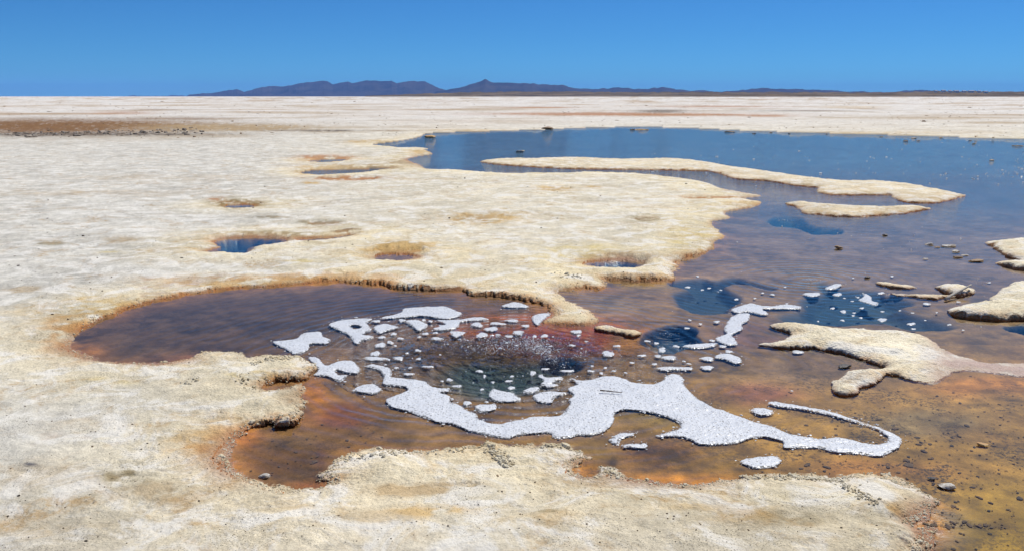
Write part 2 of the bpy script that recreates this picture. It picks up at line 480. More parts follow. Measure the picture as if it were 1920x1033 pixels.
# ------------------------------------------------------------------ ground sheet
HALF = math.radians(37)
th_mid = np.linspace(-HALF, HALF, 1190)
side = HALF + (math.pi - HALF) * np.linspace(0, 1, 26)[1:] ** 1.4
TH = np.concatenate([-side[::-1], th_mid, side])
q = np.linspace(1 / 2.25, 1 / 60., 720)
R_near = 1 / np.array([3.2, 1.6, 1.0, .75, .6, .52, .47])
q2 = np.linspace(1 / 60., 1 / 1500., 34)[1:]
R = np.concatenate([R_near, 1 / q, 1 / q2, np.geomspace(1500, 32000, 12)[1:]])
NR, NT = len(R), len(TH)
X = R[:, None] * np.sin(TH)[None]; Y = R[:, None] * np.cos(TH)[None]
RR = np.broadcast_to(R[:, None], X.shape)
front = Y > 1.0
U, V = pixel(np.where(front, X, 0), np.where(front, Y, 1.0))
U = np.where(front, U, 960 + 900 * np.sign(X)); V = np.where(front, V, 1400)

water_polys = [outline(WATER_MAIN)] + [outline(p) for p in POOLS]
MAXD = 1.3
sw, nx_, ny_, has = signed(water_polys, TH, R, MAXD)
ragged = fbm(X * 8, Y * 8, 4) * .026 + fbm(X * 34, Y * 34, 3) * .018
px_w = RR / FPX
ragged *= np.clip(.004 / px_w * 1.2, .25, 1) * np.exp(-np.maximum(np.abs(sw) - .05, 0) / .15)
S = -sw + ragged                       # + on land

# direction towards the water and how far it faces the camera
ddx = np.where(has, nx_ - X, 0); ddy = np.where(has, ny_ - Y, 0)
dl = np.hypot(ddx, ddy) + 1e-6
sg = np.where(sw < 0, 1.0, -1.0)
ddx *= sg / dl; ddy *= sg / dl
facing = -(ddx * X + ddy * Y) / (RR + 1e-6)
wall = blur(sstep(-.15, .45, facing) * has, 5)

def blob(u, v, ru, rv):
    return np.exp(-((U - u) / ru) ** 2 - ((V - v) / rv) ** 2)

gentle = np.zeros_like(S)
for b in ((420,860,55,50),(1210,905,110,18),(1750,985,60,40),(170,660,60,18),(300,680,90,10),(783,303,40,12),(1380,362,60,8),(760,484,40,8),(1095,893,25,8),(1155,489,50,8),(470,449,80,5)):
    gentle = np.maximum(gentle, blob(*b))
wall = wall * (1 - .9 * gentle)
soft = np.clip(.42 + .9 * fbm(X * 1.6 + 31, Y * 1.6, 3), 0, 1)

H = .034 + .010 * fbm(X * .55, Y * .55, 2) - .012 * blob(420, 550, 300, 60) + .02 * blob(1200, 505, 70, 25) + .015 * blob(540, 770, 60, 40)
ledge = np.zeros_like(S)
for b in ((545,712,50,9),(525,797,50,10),(1200,520,80,16),(930,556,90,10),(1010,572,40,14),(790,542,70,8),(590,690,14,18),(568,780,12,20)):
    ledge = np.maximum(ledge, blob(*b))
H = np.clip(H + .014 * ledge, .018, .07)
Lg = .11 + .22 * gentle
Lw = Lg + (.010 + .045 * soft * (1 - ledge) - Lg) * np.clip(wall, 0, 1)
land_z = H * (1 - np.exp(-np.maximum(S, 0) / Lw))
rimn = np.exp(-np.maximum(S, 0) / .35)
detail = .011 * fbm(X * 1.7, Y * 1.7, 3) + .0055 * fbm(X * 9, Y * 9, 3)
crust = fbm(X * 22, Y * 22, 3)
detail = detail + .006 * np.maximum(crust, -.3) * (.35 + .65 * rimn)
near_fade = np.clip(.01 / px_w, .0, 1)
land_z = land_z * (1 + .30 * fbm(X * 38, Y * 38, 2) * np.exp(-np.maximum(S, 0) / .06) * np.clip(8 / RR, 0, 1))
land_z = land_z + detail * sstep(0.0, .10, S) * np.clip(.35 + near_fade, 0, 1)
# dry hollows
for (u, v, ru, rv, dpt) in ((445,386,40,8,.03),(742,478,45,14,.03),(905,413,60,10,.03),(1212,411,28,6,.03),(1330,373,50,3.5,.03),(600,421,40,4,.02),
                            (650,336,60,4,.03),(620,301,50,5,.02),(1045,357,38,4,.02),(870,918,40,6,.008),(1152,388,12,3,.02),(1100,497,70,14,.015),(325,285,20,2,.02),(460,308,30,2,.02),(250,905,50,14,.008)):
    e = np.sqrt(((U - u) / ru) ** 2 + ((V - v) / rv) ** 2) + .34 * fbm(X * 5, Y * 5, 3) + .2 * fbm(X * 17, Y * 17, 2)
    land_z = land_z - dpt * sstep(1.05, .62, e)
land_z = np.where(S > .06, np.maximum(land_z, .014), land_z)
land_z = np.where(RR > 200, .05, land_z)

D = np.maximum(-S, 0)
bed = -(.005 * (1 - np.exp(-D / .02)) + (.006 + .003 * fbm(X * .8, Y * .8, 2)) * (1 - np.exp(-D / (.28 - .2 * wall))) + .005 * sstep(.3, 1.3, D))
bed = bed + .0025 * fbm(X * 6, Y * 6, 4) * sstep(.02, .2, D)
bed = np.minimum(bed, -.004 * sstep(0, .02, D))
bedcol = np.zeros(X.shape + (3,), np.float32)

def paint(img, w, c):
    img += w[..., None] * (np.asarray(c, np.float32) - img)

nA = fbm(X * 1.3 + 5, Y * 1.3, 4); nB = fbm(X * 4.5, Y * 4.5 + 9, 4); nC = fbm(X * 14, Y * 14, 3)
nB = nB * np.clip(26 / RR, 0, 1); nC = nC * np.clip(11 / RR, 0, 1)
bedcol[:] = (.25, .145, .055)
paint(bedcol, sstep(560, 800, V) * sstep(1000, 1400, U) * .8, (.33, .185, .030))
paint(bedcol, sstep(820, 1000, V) * sstep(1400, 1700, U) * .9, (.33, .205, .018))
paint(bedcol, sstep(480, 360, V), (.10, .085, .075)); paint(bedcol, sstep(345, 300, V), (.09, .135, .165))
paint(bedcol, np.clip(blob(400, 610, 330, 75) * 1.3, 0, 1), (.105, .062, .034))
paint(bedcol, np.clip(blob(720, 570, 240, 40) * 1.1, 0, 1), (.085, .05, .034))
for (u, v, ru, rv, c, s) in (
    (960,612,130,24,(.32,.085,.015),1.0),(1080,634,130,32,(.26,.026,.014),1.0),(1185,640,45,22,(.36,.16,.03),.9),(760,660,90,40,(.14,.075,.05),.7),
    (640,778,60,24,(.15,.040,.024),1.0),(700,770,60,20,(.17,.075,.03),.7),(590,740,24,34,(.50,.19,.02),1.0),(462,820,30,20,(.58,.20,.015),1.0),(585,908,40,10,(.42,.12,.015),.9),(530,860,90,42,(.105,.052,.016),1.0),(640,825,90,26,(.17,.085,.022),.8),(980,835,130,14,(.17,.105,.03),.7),
    (1240,850,75,26,(.22,.085,.022),.9),(1250,900,120,17,(.60,.25,.015),1.0),(1095,882,28,17,(.62,.25,.010),1.0),(1080,850,60,25,(.22,.15,.04),.7),
    (1410,735,80,18,(.26,.095,.05),.8),(1400,625,70,26,(.17,.085,.06),.9),(1860,722,110,18,(.42,.18,.03),.85),(1745,1010,28,50,(.48,.23,.02),.7),(1650,880,160,22,(.27,.125,.03),.8),
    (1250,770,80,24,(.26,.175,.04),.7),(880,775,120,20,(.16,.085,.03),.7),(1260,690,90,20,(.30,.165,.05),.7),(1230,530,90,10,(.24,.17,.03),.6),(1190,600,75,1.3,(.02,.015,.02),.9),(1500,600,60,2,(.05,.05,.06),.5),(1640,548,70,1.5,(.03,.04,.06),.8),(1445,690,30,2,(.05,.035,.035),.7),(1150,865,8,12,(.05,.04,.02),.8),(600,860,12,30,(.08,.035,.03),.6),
    (1540,690,140,24,(.20,.125,.07),.7),(1740,790,110,22,(.17,.13,.07),.7),(160,650,30,14,(.36,.16,.05),.7),(340,672,70,10,(.30,.13,.06),.7),(1780,500,200,50,(.20,.13,.09),.5),
    (1560,365,140,18,(.22,.14,.11),.6),(1120,570,70,20,(.21,.16,.11),.6),(1600,490,300,60,(.17,.12,.085),.5)):
    paint(bedcol, np.clip(blob(u, v, ru, rv) * (1 + .55 * nB) * 1.25, 0, 1) * s, c)
edge_o = np.exp(-D / .10) * np.clip(.75 + .5 * nB, 0, 1) * (V > 400) * np.clip(.35 + wall + gentle, 0, 1)
paint(bedcol, edge_o * .7, (.40, .165, .03))
deep = np.zeros_like(S)  # mask of the shallow floors coloured to look like deep water
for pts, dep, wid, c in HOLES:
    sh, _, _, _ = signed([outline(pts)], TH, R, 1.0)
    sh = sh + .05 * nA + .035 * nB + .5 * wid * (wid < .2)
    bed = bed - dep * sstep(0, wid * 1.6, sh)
    paint(bedcol, sstep(-.02, wid * .7, sh) * np.clip(.92 + .25 * nA, 0, 1), c)  # dark blue of deep water painted onto the shallow floor
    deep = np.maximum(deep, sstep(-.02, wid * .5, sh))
Z = np.where(S > 0, land_z, bed)
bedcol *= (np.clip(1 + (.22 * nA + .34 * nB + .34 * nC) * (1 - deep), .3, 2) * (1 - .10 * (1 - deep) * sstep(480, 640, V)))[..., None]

# undercut: the lip reaches out, the foot steps back
und = wall * np.clip(.016 / px_w / 4, 0, 1)
off = np.where(S > 0, .020 * np.exp(-S / .035), -.012 * np.exp(-D / .02)) * und * (1 + .9 * ledge)
XX = X + ddx * off; YY = Y + ddy * off

# colours of the salt
landcol = np.zeros(X.shape + (3,), np.float32)
landcol[:] = (.53, .51, .455)
cream = np.clip(sstep(1.25, .1, S) * .75 + sstep(350, 900, U) * .55 * sstep(1100, 300, V), 0, 1)
paint(landcol, cream, (.675, .59, .405))
paint(landcol, sstep(270, 205, V), (.62, .595, .56)); paint(landcol, sstep(250, 215, V) * np.clip(1.2 * fbm(X * .07, Y * .13, 4) - .05, 0, 1) * .8, (.40, .29, .19)); paint(landcol, sstep(330, 260, V) * np.clip(1.1 * fbm(X * .25, Y * .3, 4) - .1, 0, 1) * .6, (.43, .35, .25))
paint(landcol, sstep(860, 1010, V) * .4, (.55, .47, .33))
OCH, TAN, RUS, BRN, OLV, YEL, GRY = (.48,.325,.135), (.37,.27,.15), (.36,.15,.05), (.20,.125,.065), (.19,.15,.075), (.56,.46,.22), (.13,.115,.10)
for (u, v, ru, rv, c, s) in (
    (150,238,260,11,(.19,.10,.045),1.0),(420,241,180,7,TAN,.9),(60,240,160,14,(.19,.10,.045),.9),(150,254,240,3.0,(.10,.08,.065),.85),(560,247,60,1.4,GRY,.6),(230,213,60,3,RUS,.5),(330,224,100,2.5,BRN,.6),(300,207,60,1.5,BRN,.5),(560,213,120,2,TAN,.6),
    (620,247,45,1.6,GRY,.9),(730,247,40,1.6,BRN,.6),(1100,215,190,3,RUS,.75),(1240,210,45,3,GRY,.8),(1010,203,60,1.6,RUS,.6),(1280,217,170,2.6,RUS,.6),(1440,219,40,2,RUS,.6),
    (1340,201,110,1.8,RUS,.6),(1600,202,60,1.6,OCH,.6),(1500,209,90,1.2,GRY,.6),(1730,222,170,4,TAN,.5),(900,207,120,2,TAN,.6),(1860,232,60,2,TAN,.6),(640,202,120,2,TAN,.4),
    (445,384,42,8,OLV,1.0),(410,378,16,4,RUS,.7),(742,474,46,13,OCH,1.0),(800,467,28,5,OCH,.7),(760,466,8,7,OCH,.8),(905,412,66,10,OCH,.9),(895,414,30,8,TAN,.9),(1212,411,28,6,OLV,.9),
    (1330,373,50,3,RUS,.8),(600,421,42,4,OLV,.8),(500,412,28,3,OLV,.7),(650,337,62,3.5,RUS,.9),(612,299,50,4.5,RUS,.8),(580,323,26,7,OCH,.8),(650,316,90,5,OCH,.6),(582,346,14,2.5,OCH,.9),
    (1046,357,38,4,OCH,.8),(1112,354,14,2,OCH,.8),(1085,482,60,16,YEL,.8),(770,930,80,13,TAN,.85),(817,974,70,12,OCH,.85),(874,918,40,5,TAN,.8),(250,905,48,15,OLV,.85),(300,935,90,22,TAN,.6),
    (1649,967,48,12,OCH,.9),(1480,990,70,14,OLV,.5),(1380,985,70,14,OCH,.45),(95,462,22,3,OLV,.7),(230,456,28,5,TAN,.6),(45,548,28,5,TAN,.6),(250,585,130,18,YEL,.8),(150,632,46,30,OCH,.8),
    (480,536,150,9,OCH,.75),(230,588,150,24,OCH,.55),(135,640,50,36,RUS,.4),(560,526,190,6,RUS,.45),(415,850,50,45,RUS,.35),(590,700,14,14,RUS,.5),(395,845,60,36,OCH,.8),(360,850,40,10,RUS,.4),(1310,452,46,24,YEL,.8),(215,478,25,3,YEL,.7),(560,497,26,4,YEL,.8),(1000,990,80,14,OCH,.35),(60,900,90,30,TAN,.35),
    (650,437,25,5,BRN,.9),(520,444,90,5,OLV,.7),(1160,488,50,8,BRN,.6),(700,316,60,4,BRN,.6),(770,305,40,6,BRN,.6),(330,172*1.96,160,5,TAN,.35),(150,365,250,5,TAN,.35),(1400,385,40,6,OCH,.7),(560,790,12,8,GRY,.3),(310,890,22,2.5,(.16,.16,.19),.9),(58,882,12,2.5,(.14,.14,.16),.9),(1010,973,30,4,OLV,.6),(150,800,60,10,TAN,.35),(700,985,70,12,TAN,.5),(1300,965,50,8,OCH,.5),(1560,945,70,8,YEL,.5),(560,960,80,12,TAN,.4),(90,1000,120,16,OCH,.35),
    (545,745,22,22,GRY,.35),(475,713,50,6,YEL,.6),(500,731,14,3,OCH,.7),(210,720,50,6,YEL,.5),(700,268,60,3,OCH,.7),(790,288,25,6,OCH,.8),(880,246,90,2,OCH,.6),(1500,251,300,2.5,OCH,.5)):
    paint(landcol, np.clip(blob(u, v, ru, rv) * (1 + 1.0 * nB + .9 * nC) * 1.3, 0, 1) * s, c)
halo = np.exp(-np.maximum(S, 0) / .15) * np.clip(.6 + .6 * nA + .3 * nC, 0, 1) * np.clip(.35 + .8 * wall, 0, 1) * (V > 300)
paint(landcol, halo * .85, (.50, .32, .125))
halo2 = np.exp(-np.maximum(S, 0) / .06) * np.clip(.45 + .6 * nB + .4 * nC, 0, 1) * np.clip(.25 + .9 * wall + .8 * gentle, 0, 1) * (V > 420)
paint(landcol, np.clip(halo2 * 1.1, 0, 1), (.38, .15, .035))
pink = np.exp(-np.maximum(S, 0) / .12) * np.clip(gentle * 1.3, 0, 1)
paint(landcol, pink * .9, (.40, .26, .19))
paint(landcol, np.exp(-np.maximum(S, 0) / .03) * np.clip(.4 + .6 * nB, 0, 1) * .7 * np.clip(wall + gentle, .25, 1), (.40, .19, .07))
landcol *= 1.0 - .03 * sstep(330, 250, V)[..., None]
landcol *= (1 + .07 * nA + .06 * nB + .05 * nC)[..., None]

lm = sstep(-.012, .006, S)
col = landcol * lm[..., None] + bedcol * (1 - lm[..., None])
wet = np.clip(np.exp(-np.maximum(S, 0) / .06) * (.35 + .6 * gentle), 0, 1)
rim = np.clip(np.exp(-np.maximum(S, 0) / .40) + .1, 0, 1)
flock = np.clip(.35 + .5 * blob(1750, 880, 330, 140) + .4 * blob(1600, 760, 260, 70) + .3 * blob(400, 620, 350, 60), 0, 1)
verts = np.stack([XX, YY, Z], -1).reshape(-1, 3)
fc = grid_faces(NR, NT)
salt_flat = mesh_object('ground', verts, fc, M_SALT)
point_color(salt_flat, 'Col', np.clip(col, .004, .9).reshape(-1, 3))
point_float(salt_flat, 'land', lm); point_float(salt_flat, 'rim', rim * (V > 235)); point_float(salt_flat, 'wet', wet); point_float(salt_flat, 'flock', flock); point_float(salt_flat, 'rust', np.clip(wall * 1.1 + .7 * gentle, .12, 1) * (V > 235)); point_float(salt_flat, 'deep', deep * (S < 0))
tag(salt_flat, 'pale salt flat with brown pool beds reaching to the horizon', kind='structure')

def sample_ground(x, y):
    """height of the ground sheet and its signed shore distance at points"""
    r = np.hypot(x, y); t = np.arctan2(x, y)
    i = np.clip(np.searchsorted(R, r), 0, NR - 1); j = np.clip(np.searchsorted(TH, t), 0, NT - 1)
    return Z[i, j], S[i, j], wall[i, j]

# ------------------------------------------------------------------ water: one closed body, its surface ruffled at the spring
wt = np.linspace(-math.radians(36.5), math.radians(36.5), 620)
wr = 1 / np.linspace(1 / 2.0, 1 / 58., 420)
WX = wr[:, None] * np.sin(wt)[None]; WY = wr[:, None] * np.cos(wt)[None]
c0 = ground(945, 660)
wu, wv = pixel(WX, WY)
turb = np.exp(-((wu - 950) / 125) ** 2 - ((wv - 655) / 26) ** 2)
WZ = turb * (.030 * fbm(WX * 9, WY * 9, 3) + .016 * np.abs(fbm(WX * 26, WY * 26, 3)) + .026)
turb_s = np.clip(turb + .6 * np.exp(-((wu - 930) / 230) ** 2 - ((wv - 680) / 60) ** 2), 0, 1)
open_w = np.clip(.015 * sstep(760, 640, wv) + 1.0 * sstep(400, 300, wv) + .55 * sstep(1000, 1600, wu) * sstep(460, 330, wv) + .30 * sstep(640, 430, wv), 0, 1.5)
nr, nt = WX.shape
top = np.stack([WX, WY, WZ], -1).reshape(-1, 3)
ring = np.concatenate([np.arange(nt), np.arange(1, nr) * nt + nt - 1, (nr - 1) * nt + np.arange(nt - 2, -1, -1), np.arange(nr - 2, 0, -1) * nt])
low = top[ring].copy(); low[:, 2] = -2.6
me = bpy.data.meshes.new('water')
base = len(top); nb = len(ring)
fq = grid_faces(nr, nt)
k = np.arange(nb); k2 = (k + 1) % nb
sides = np.stack([ring[k], ring[k2], base + k2, base + k], -1)
# closed bottom: a strip between the near/far arcs
bi = np.arange(nt - 1)
farstart = nt - 1 + nr - 1
bot = np.stack([base + bi, base + bi + 1, base + farstart + (nt - 2 - bi), base + farstart + (nt - 1 - bi)], -1)[:, ::1]
water = mesh_object('water', np.concatenate([top, low]), np.concatenate([fq, sides[:, ::-1], bot[:, ::-1]]), M_WATER)
zeros = np.zeros(nb)
point_float(water, 'open', np.concatenate([open_w.ravel(), zeros])); point_float(water, 'turb', np.concatenate([turb_s.ravel(), zeros]))
tag(water, 'clear shallow spring water reflecting the blue sky', kind='structure')

# ------------------------------------------------------------------ sheets cut on their own fine grid (islands, foam)
def cut_sheet(name, polys_px, mat, step_u, step_v, profile, margin, jitter=0.0, jf=20.0):
    pol = [outline(p, 3.0) for p in polys_px]
    allp = np.concatenate(pol)
    r = np.hypot(allp[:, 0], allp[:, 1]); t = np.arctan2(allp[:, 0], allp[:, 1])
    r0, r1 = r.min() - margin, r.max() + margin
    t0, t1 = t.min() - margin / r0, t.max() + margin / r0
    nt = int(max(10, (t1 - t0) * FPX / step_u)); nq = int(max(8, (1 / r0 - 1 / r1) * CAM_H * FPX / step_v))
    TT = np.linspace(t0, t1, nt); RRr = 1 / np.linspace(1 / r0, 1 / r1, nq)
    s, qx, qy, has = signed(pol, TT, RRr, 1.2)
    x = RRr[:, None] * np.sin(TT)[None]; y = RRr[:, None] * np.cos(TT)[None]
    s0 = s
    if jitter:
        s = s + jitter * fbm(x * jf, y * jf, 4) * np.exp(-np.maximum(np.abs(s) - .03, 0) / .1)
    return x, y, s, s0, qx, qy, has

def keep_faces(x, mask):
    nr, nt = x.shape
    f = grid_faces(nr, nt)
    f = f[mask.ravel()[f].any(1)]
    used, inv = np.unique(f, return_inverse=True)
    return used, inv.reshape(f.shape)

for n, (label, hh, gl, pts) in enumerate(ISLANDS):
    far = np.mean([p[1] for p in pts])
    su, sv = (2.0, .9) if far > 500 else (2.6, .6)
    x, y, s, s0, qx, qy, has = cut_sheet('salt_island', [pts], M_SALT, su, sv, None, .16, .022 if far > 420 else .05, 12)
    dx = np.where(has, qx - x, 0); dy = np.where(has, qy - y, 0); d = np.hypot(dx, dy) + 1e-6
    sgn = np.where(s0 > 0, 1, -1)
    dx *= sgn / d; dy *= sgn / d
    rr = np.hypot(x, y)
    fcg = -(dx * x + dy * y) / rr
    wl_ = blur(sstep(-.2, .4, fcg), 3)
    if n == 4:
        pu, pv = pixel(x, y)
        wl_ = wl_ * (1 - .95 * sstep(1660, 1740, pu))
    L = .16 * gl + ((.10 if far < 420 else .030 if n == 4 else .016) - .16 * gl) * wl_
    z = hh * (1 - np.exp(-np.maximum(s, 0) / L))
    z = z + sstep(0, .08, s) * (.007 * fbm(x * 5, y * 5, 3) + .007 * np.maximum(fbm(x * 18, y * 18, 3), -.4) + .003 * fbm(x * 50, y * 50, 2))
    if n == 4: z = z * (1 - .72 * sstep(1715, 1800, pu)) 
    dd = np.maximum(-s, 0)
    z = np.where(s > 0, np.maximum(z, .002), -.9 * dd * (1 + 2 * wl_) - .002)
    z = np.maximum(z, -.12)
    und = wl_ * np.clip(.016 / (rr / FPX) / 4, 0, 1)
    off = np.where(s > 0, .026 * np.exp(-s / .035), -.014 * np.exp(-dd / .02)) * und
    x2 = x + dx * off; y2 = y + dy * off
    used, f = keep_faces(x, s > -.13)
    a_ = fbm(x * 3, y * 3, 4); b_ = fbm(x * 11, y * 11, 3)
    c = np.zeros(x.shape + (3,), np.float32); c[:] = (.74, .665, .49)
    if far < 420: c[:] = (.66, .57, .40)
    paint(c, np.clip(.5 * a_, 0, 1) * .8, (.72, .68, .58))
    paint(c, np.exp(-np.maximum(s, 0) / .08) * np.clip(.35 + .6 * b_, 0, 1) * (.3 + .7 * wl_), (.46, .27, .10))
    if far < 420: paint(c, np.exp(-np.maximum(s, 0) / .35) * wl_ * np.clip(.5 + .5 * b_, 0, 1) * .7, (.42, .26, .11))
    if n == 4:
        paint(c, sstep(1700, 1790, pu) * np.clip(.9 + .4 * b_, 0, 1), (.42, .30, .24))
        paint(c, np.exp(-((pu - 1600) / 30) ** 2 - ((pv - 712) / 18) ** 2) * .7, (.46, .45, .43))
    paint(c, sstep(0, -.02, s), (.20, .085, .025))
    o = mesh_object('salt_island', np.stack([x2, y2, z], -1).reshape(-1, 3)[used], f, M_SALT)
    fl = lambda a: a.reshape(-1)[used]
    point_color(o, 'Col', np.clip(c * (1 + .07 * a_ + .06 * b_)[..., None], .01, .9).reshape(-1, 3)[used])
    lmk = sstep(-.012, .006, s)
    point_float(o, 'land', fl(lmk)); point_float(o, 'rim', fl(np.clip(np.exp(-np.maximum(s, 0) / .4) + .3, 0, 1)))
    w_ = np.exp(-np.maximum(s, 0) / .05) * .4
    if n == 4: w_ = np.maximum(w_, sstep(1715, 1800, pu) * .8)
    point_float(o, 'wet', fl(w_)); point_float(o, 'flock', fl(np.zeros_like(s) + .4)); point_float(o, 'rust', fl(np.clip(wl_ * .9, .1, 1))); point_float(o, 'deep', fl(np.zeros_like(s)))
    tag(o, label, 'salt island', 'salt islands standing in the pools')

# ------------------------------------------------------------------ foam
FOAM = [
 ('large branching sheet of white foam with a curling tail on the brown pool', [
  [(685,686),(700,683),(729,689),(736,700),(732,706),(763,710),(800,716),(810,725),(844,730),(825,735),(844,743),(845,753),(866,761),(876,769),(894,775),(898,786),(926,794),
   (960,791),(997,782),(1047,780),(1060,768),(1069,755),(1066,748),(1077,741),(1065,729),(1082,720),(1066,707),(1085,712),(1107,712),(1135,704),(1166,709),(1185,716),(1226,720),
   (1241,713),(1251,704),(1263,700),(1280,707),(1283,721),(1307,746),(1335,762),(1360,771),(1397,785),(1444,799),(1476,812),(1516,820),(1538,824),(1570,821),(1603,827),(1640,833),
   (1661,828),(1665,819),(1640,803),(1585,786),(1541,774),(1494,766),(1453,761),(1441,755),(1457,753),(1512,763),(1559,772),(1621,792),(1658,805),(1687,819),(1692,827),(1680,841),
   (1654,854),(1632,854),(1607,850),(1563,847),(1534,839),(1472,839),(1468,828),(1439,819),(1410,821),(1380,830),(1348,833),(1311,832),(1282,819),(1229,817),(1267,806),(1276,797),
   (1260,785),(1220,773),(1166,767),(1151,777),(1150,790),(1135,807),(1107,816),(1085,815),(1069,820),(1035,820),(1035,812),(1016,811),(974,815),(952,821),(911,815),(880,807),
   (849,795),(810,788),(769,772),(735,763),(724,750),(745,740),(764,731),(760,725),(719,720),(718,712),(719,703),(707,692)]]),
 ('two lobed foam patch at the left end of the foam field', [[(512,641),(556,635),(566,625),(600,622),(606,631),(620,636),(612,644),(581,644),(578,655),(553,664),(537,655)]]),
 ('ragged foam patch with a small hole left of the spring', [[(616,608),(647,599),(697,597),(688,605),(697,617),(679,627),(702,631),(679,638),(672,645),(663,642),(656,630),(631,617)],[(656,611),(668,609),(678,613),(664,617)]]),
 ('forked foam patch touching the tip of the left salt tongue', [[(578,671),(597,672),(612,685),(631,678),(662,677),(676,695),(662,700),(628,693),(631,702),(651,703),(637,716),(616,706),(587,702),(597,694)]]),
 ('smooth oval foam patch below the forked one', [[(660,731),(679,722),(701,720),(716,730),(701,738),(676,735)]]),
 ('broad flat foam patch at the back of the spring pool', [[(711,597),(751,586),(758,578),(832,574),(849,580),(866,589),(838,598),(794,592),(754,595)]]),
 ('small foam patch close to the back bank of the pool', [[(940,574),(966,566),(993,575),(972,577)]]),
 ('foam patch caught against the pointed salt tongue', [[(996,596),(1004,589),(1032,588),(1021,598),(1007,610)]]),
 ('arrow shaped foam patch behind the spring', [[(700,613),(722,607),(747,613),(728,619),(710,625)]]),
 ('curved foam patch under the broad flat patch', [[(760,602),(785,600),(802,611),(785,620),(775,613)]]),
 ('long forked foam patch pointing at the back bank', [[(819,600),(860,599),(901,594),(916,599),(863,603),(860,613),(835,619),(812,617),(835,608)]]),
 ('small triangular foam patch left of the boiling water', [[(844,622),(872,625),(854,635)]]),
 ('foam raft in front of the teal spring water', [[(916,738),(926,730),(957,736),(977,747),(957,753),(926,751)]]),
 ('foam raft beside the large foam sheet', [[(999,741),(1022,734),(1052,735),(1064,736),(1044,742),(1032,755),(1007,752)]]),
 ('square ended foam patch inside the bend of the foam sheet', [[(890,761),(930,758),(929,767),(900,773),(894,767)]]),
 ('small foam star in the teal spring water', [[(1008,706),(1016,703),(1022,708),(1050,706),(1058,709),(1040,714),(1036,719),(1012,721),(1020,713)]]),
 ('narrow foam strip in the teal spring water', [[(979,733),(1000,726),(1012,727),(1010,733),(990,737)]]),
 ('column of foam standing right of the dark blue eye', [[(1342,633),(1362,626),(1357,617),(1366,600),(1380,589),(1404,588),(1404,600),(1391,608),(1393,617),(1373,628),(1384,644),(1366,647),(1344,639)]]),
 ('stretched foam band above the foam column', [[(1371,580),(1406,569),(1439,574),(1475,571),(1503,575),(1501,579),(1430,579),(1441,588),(1428,590),(1402,584),(1384,587)]]),
 ('crooked foam patch floating over the deep blue hole', [[(1616,548),(1632,555),(1636,564),(1648,567),(1643,573),(1610,563),(1620,556)]]),
 ('winged foam patch at the back of the deep blue hole', [[(1546,540),(1563,533),(1579,533),(1570,540),(1552,543)]]),
 ('thin foam streak below the dark blue eye', [[(1281,649),(1307,644),(1344,644),(1340,649),(1307,653)]]),
 ('rounded foam patch below the foam column', [[(1340,666),(1366,663),(1388,670),(1391,679),(1377,681),(1358,673),(1340,671)]]),
 ('oval foam patch near the tip of the curling tail', [[(1407,769),(1415,764),(1435,766),(1452,773),(1440,778),(1418,776)]]),
 ('wedge shaped foam patch nearest the front salt bank', [[(1387,865),(1410,860),(1447,854),(1465,860),(1454,874),(1416,877),(1400,872)]]),
 ('hooked foam patch beside the small orange pool', [[(1141,824),(1160,813),(1190,813),(1165,823),(1160,834),(1145,829)]]),
 ('small foam patch right of the hooked one', [[(1163,835),(1185,833),(1210,832),(1210,840),(1191,840)]]),
 ('long thin foam streak above the large foam sheet', [[(1234,689),(1262,687),(1300,690),(1296,694),(1270,693),(1240,693)]]),
]
for label, polys in FOAM:
    big = len(polys[0]) > 60
    x, y, s, s0, qx, qy, has = cut_sheet('foam_patch', polys, M_FOAM, 2.0, 1.0, None, .03)
    s = s + .010 * fbm(x * 18, y * 18, 4)
    out = s < 0
    # outline vertices sit on the outline itself
    x2 = np.where(out & has, qx, x); y2 = np.where(out & has, qy, y)
    sp = np.maximum(s, 0)
    z = .0025 + .0030 * (1 - np.exp(-sp / .014)) + .002 * fbm(x * 14, y * 14, 3) * sstep(0, .03, sp) + .0012 * fbm(x * 70, y * 70, 2) * sstep(0, .02, sp)
    pu, pv = pixel(x, y)
    tb = np.exp(-((pu - 950) / 125) ** 2 - ((pv - 655) / 26) ** 2)
    z = np.where(out, -.001, np.maximum(z, .003)) + tb * .03
    used, f = keep_faces(x, s > 0)
    if len(f) == 0: continue
    o = mesh_object('foam_patch', np.stack([x2, y2, z], -1).reshape(-1, 3)[used], f, M_FOAM)
    point_float(o, 'edge', np.exp(-(sp / .009) ** 1.5).reshape(-1)[used])
    tag(o, label, 'foam', 'foam patches on the spring pools')

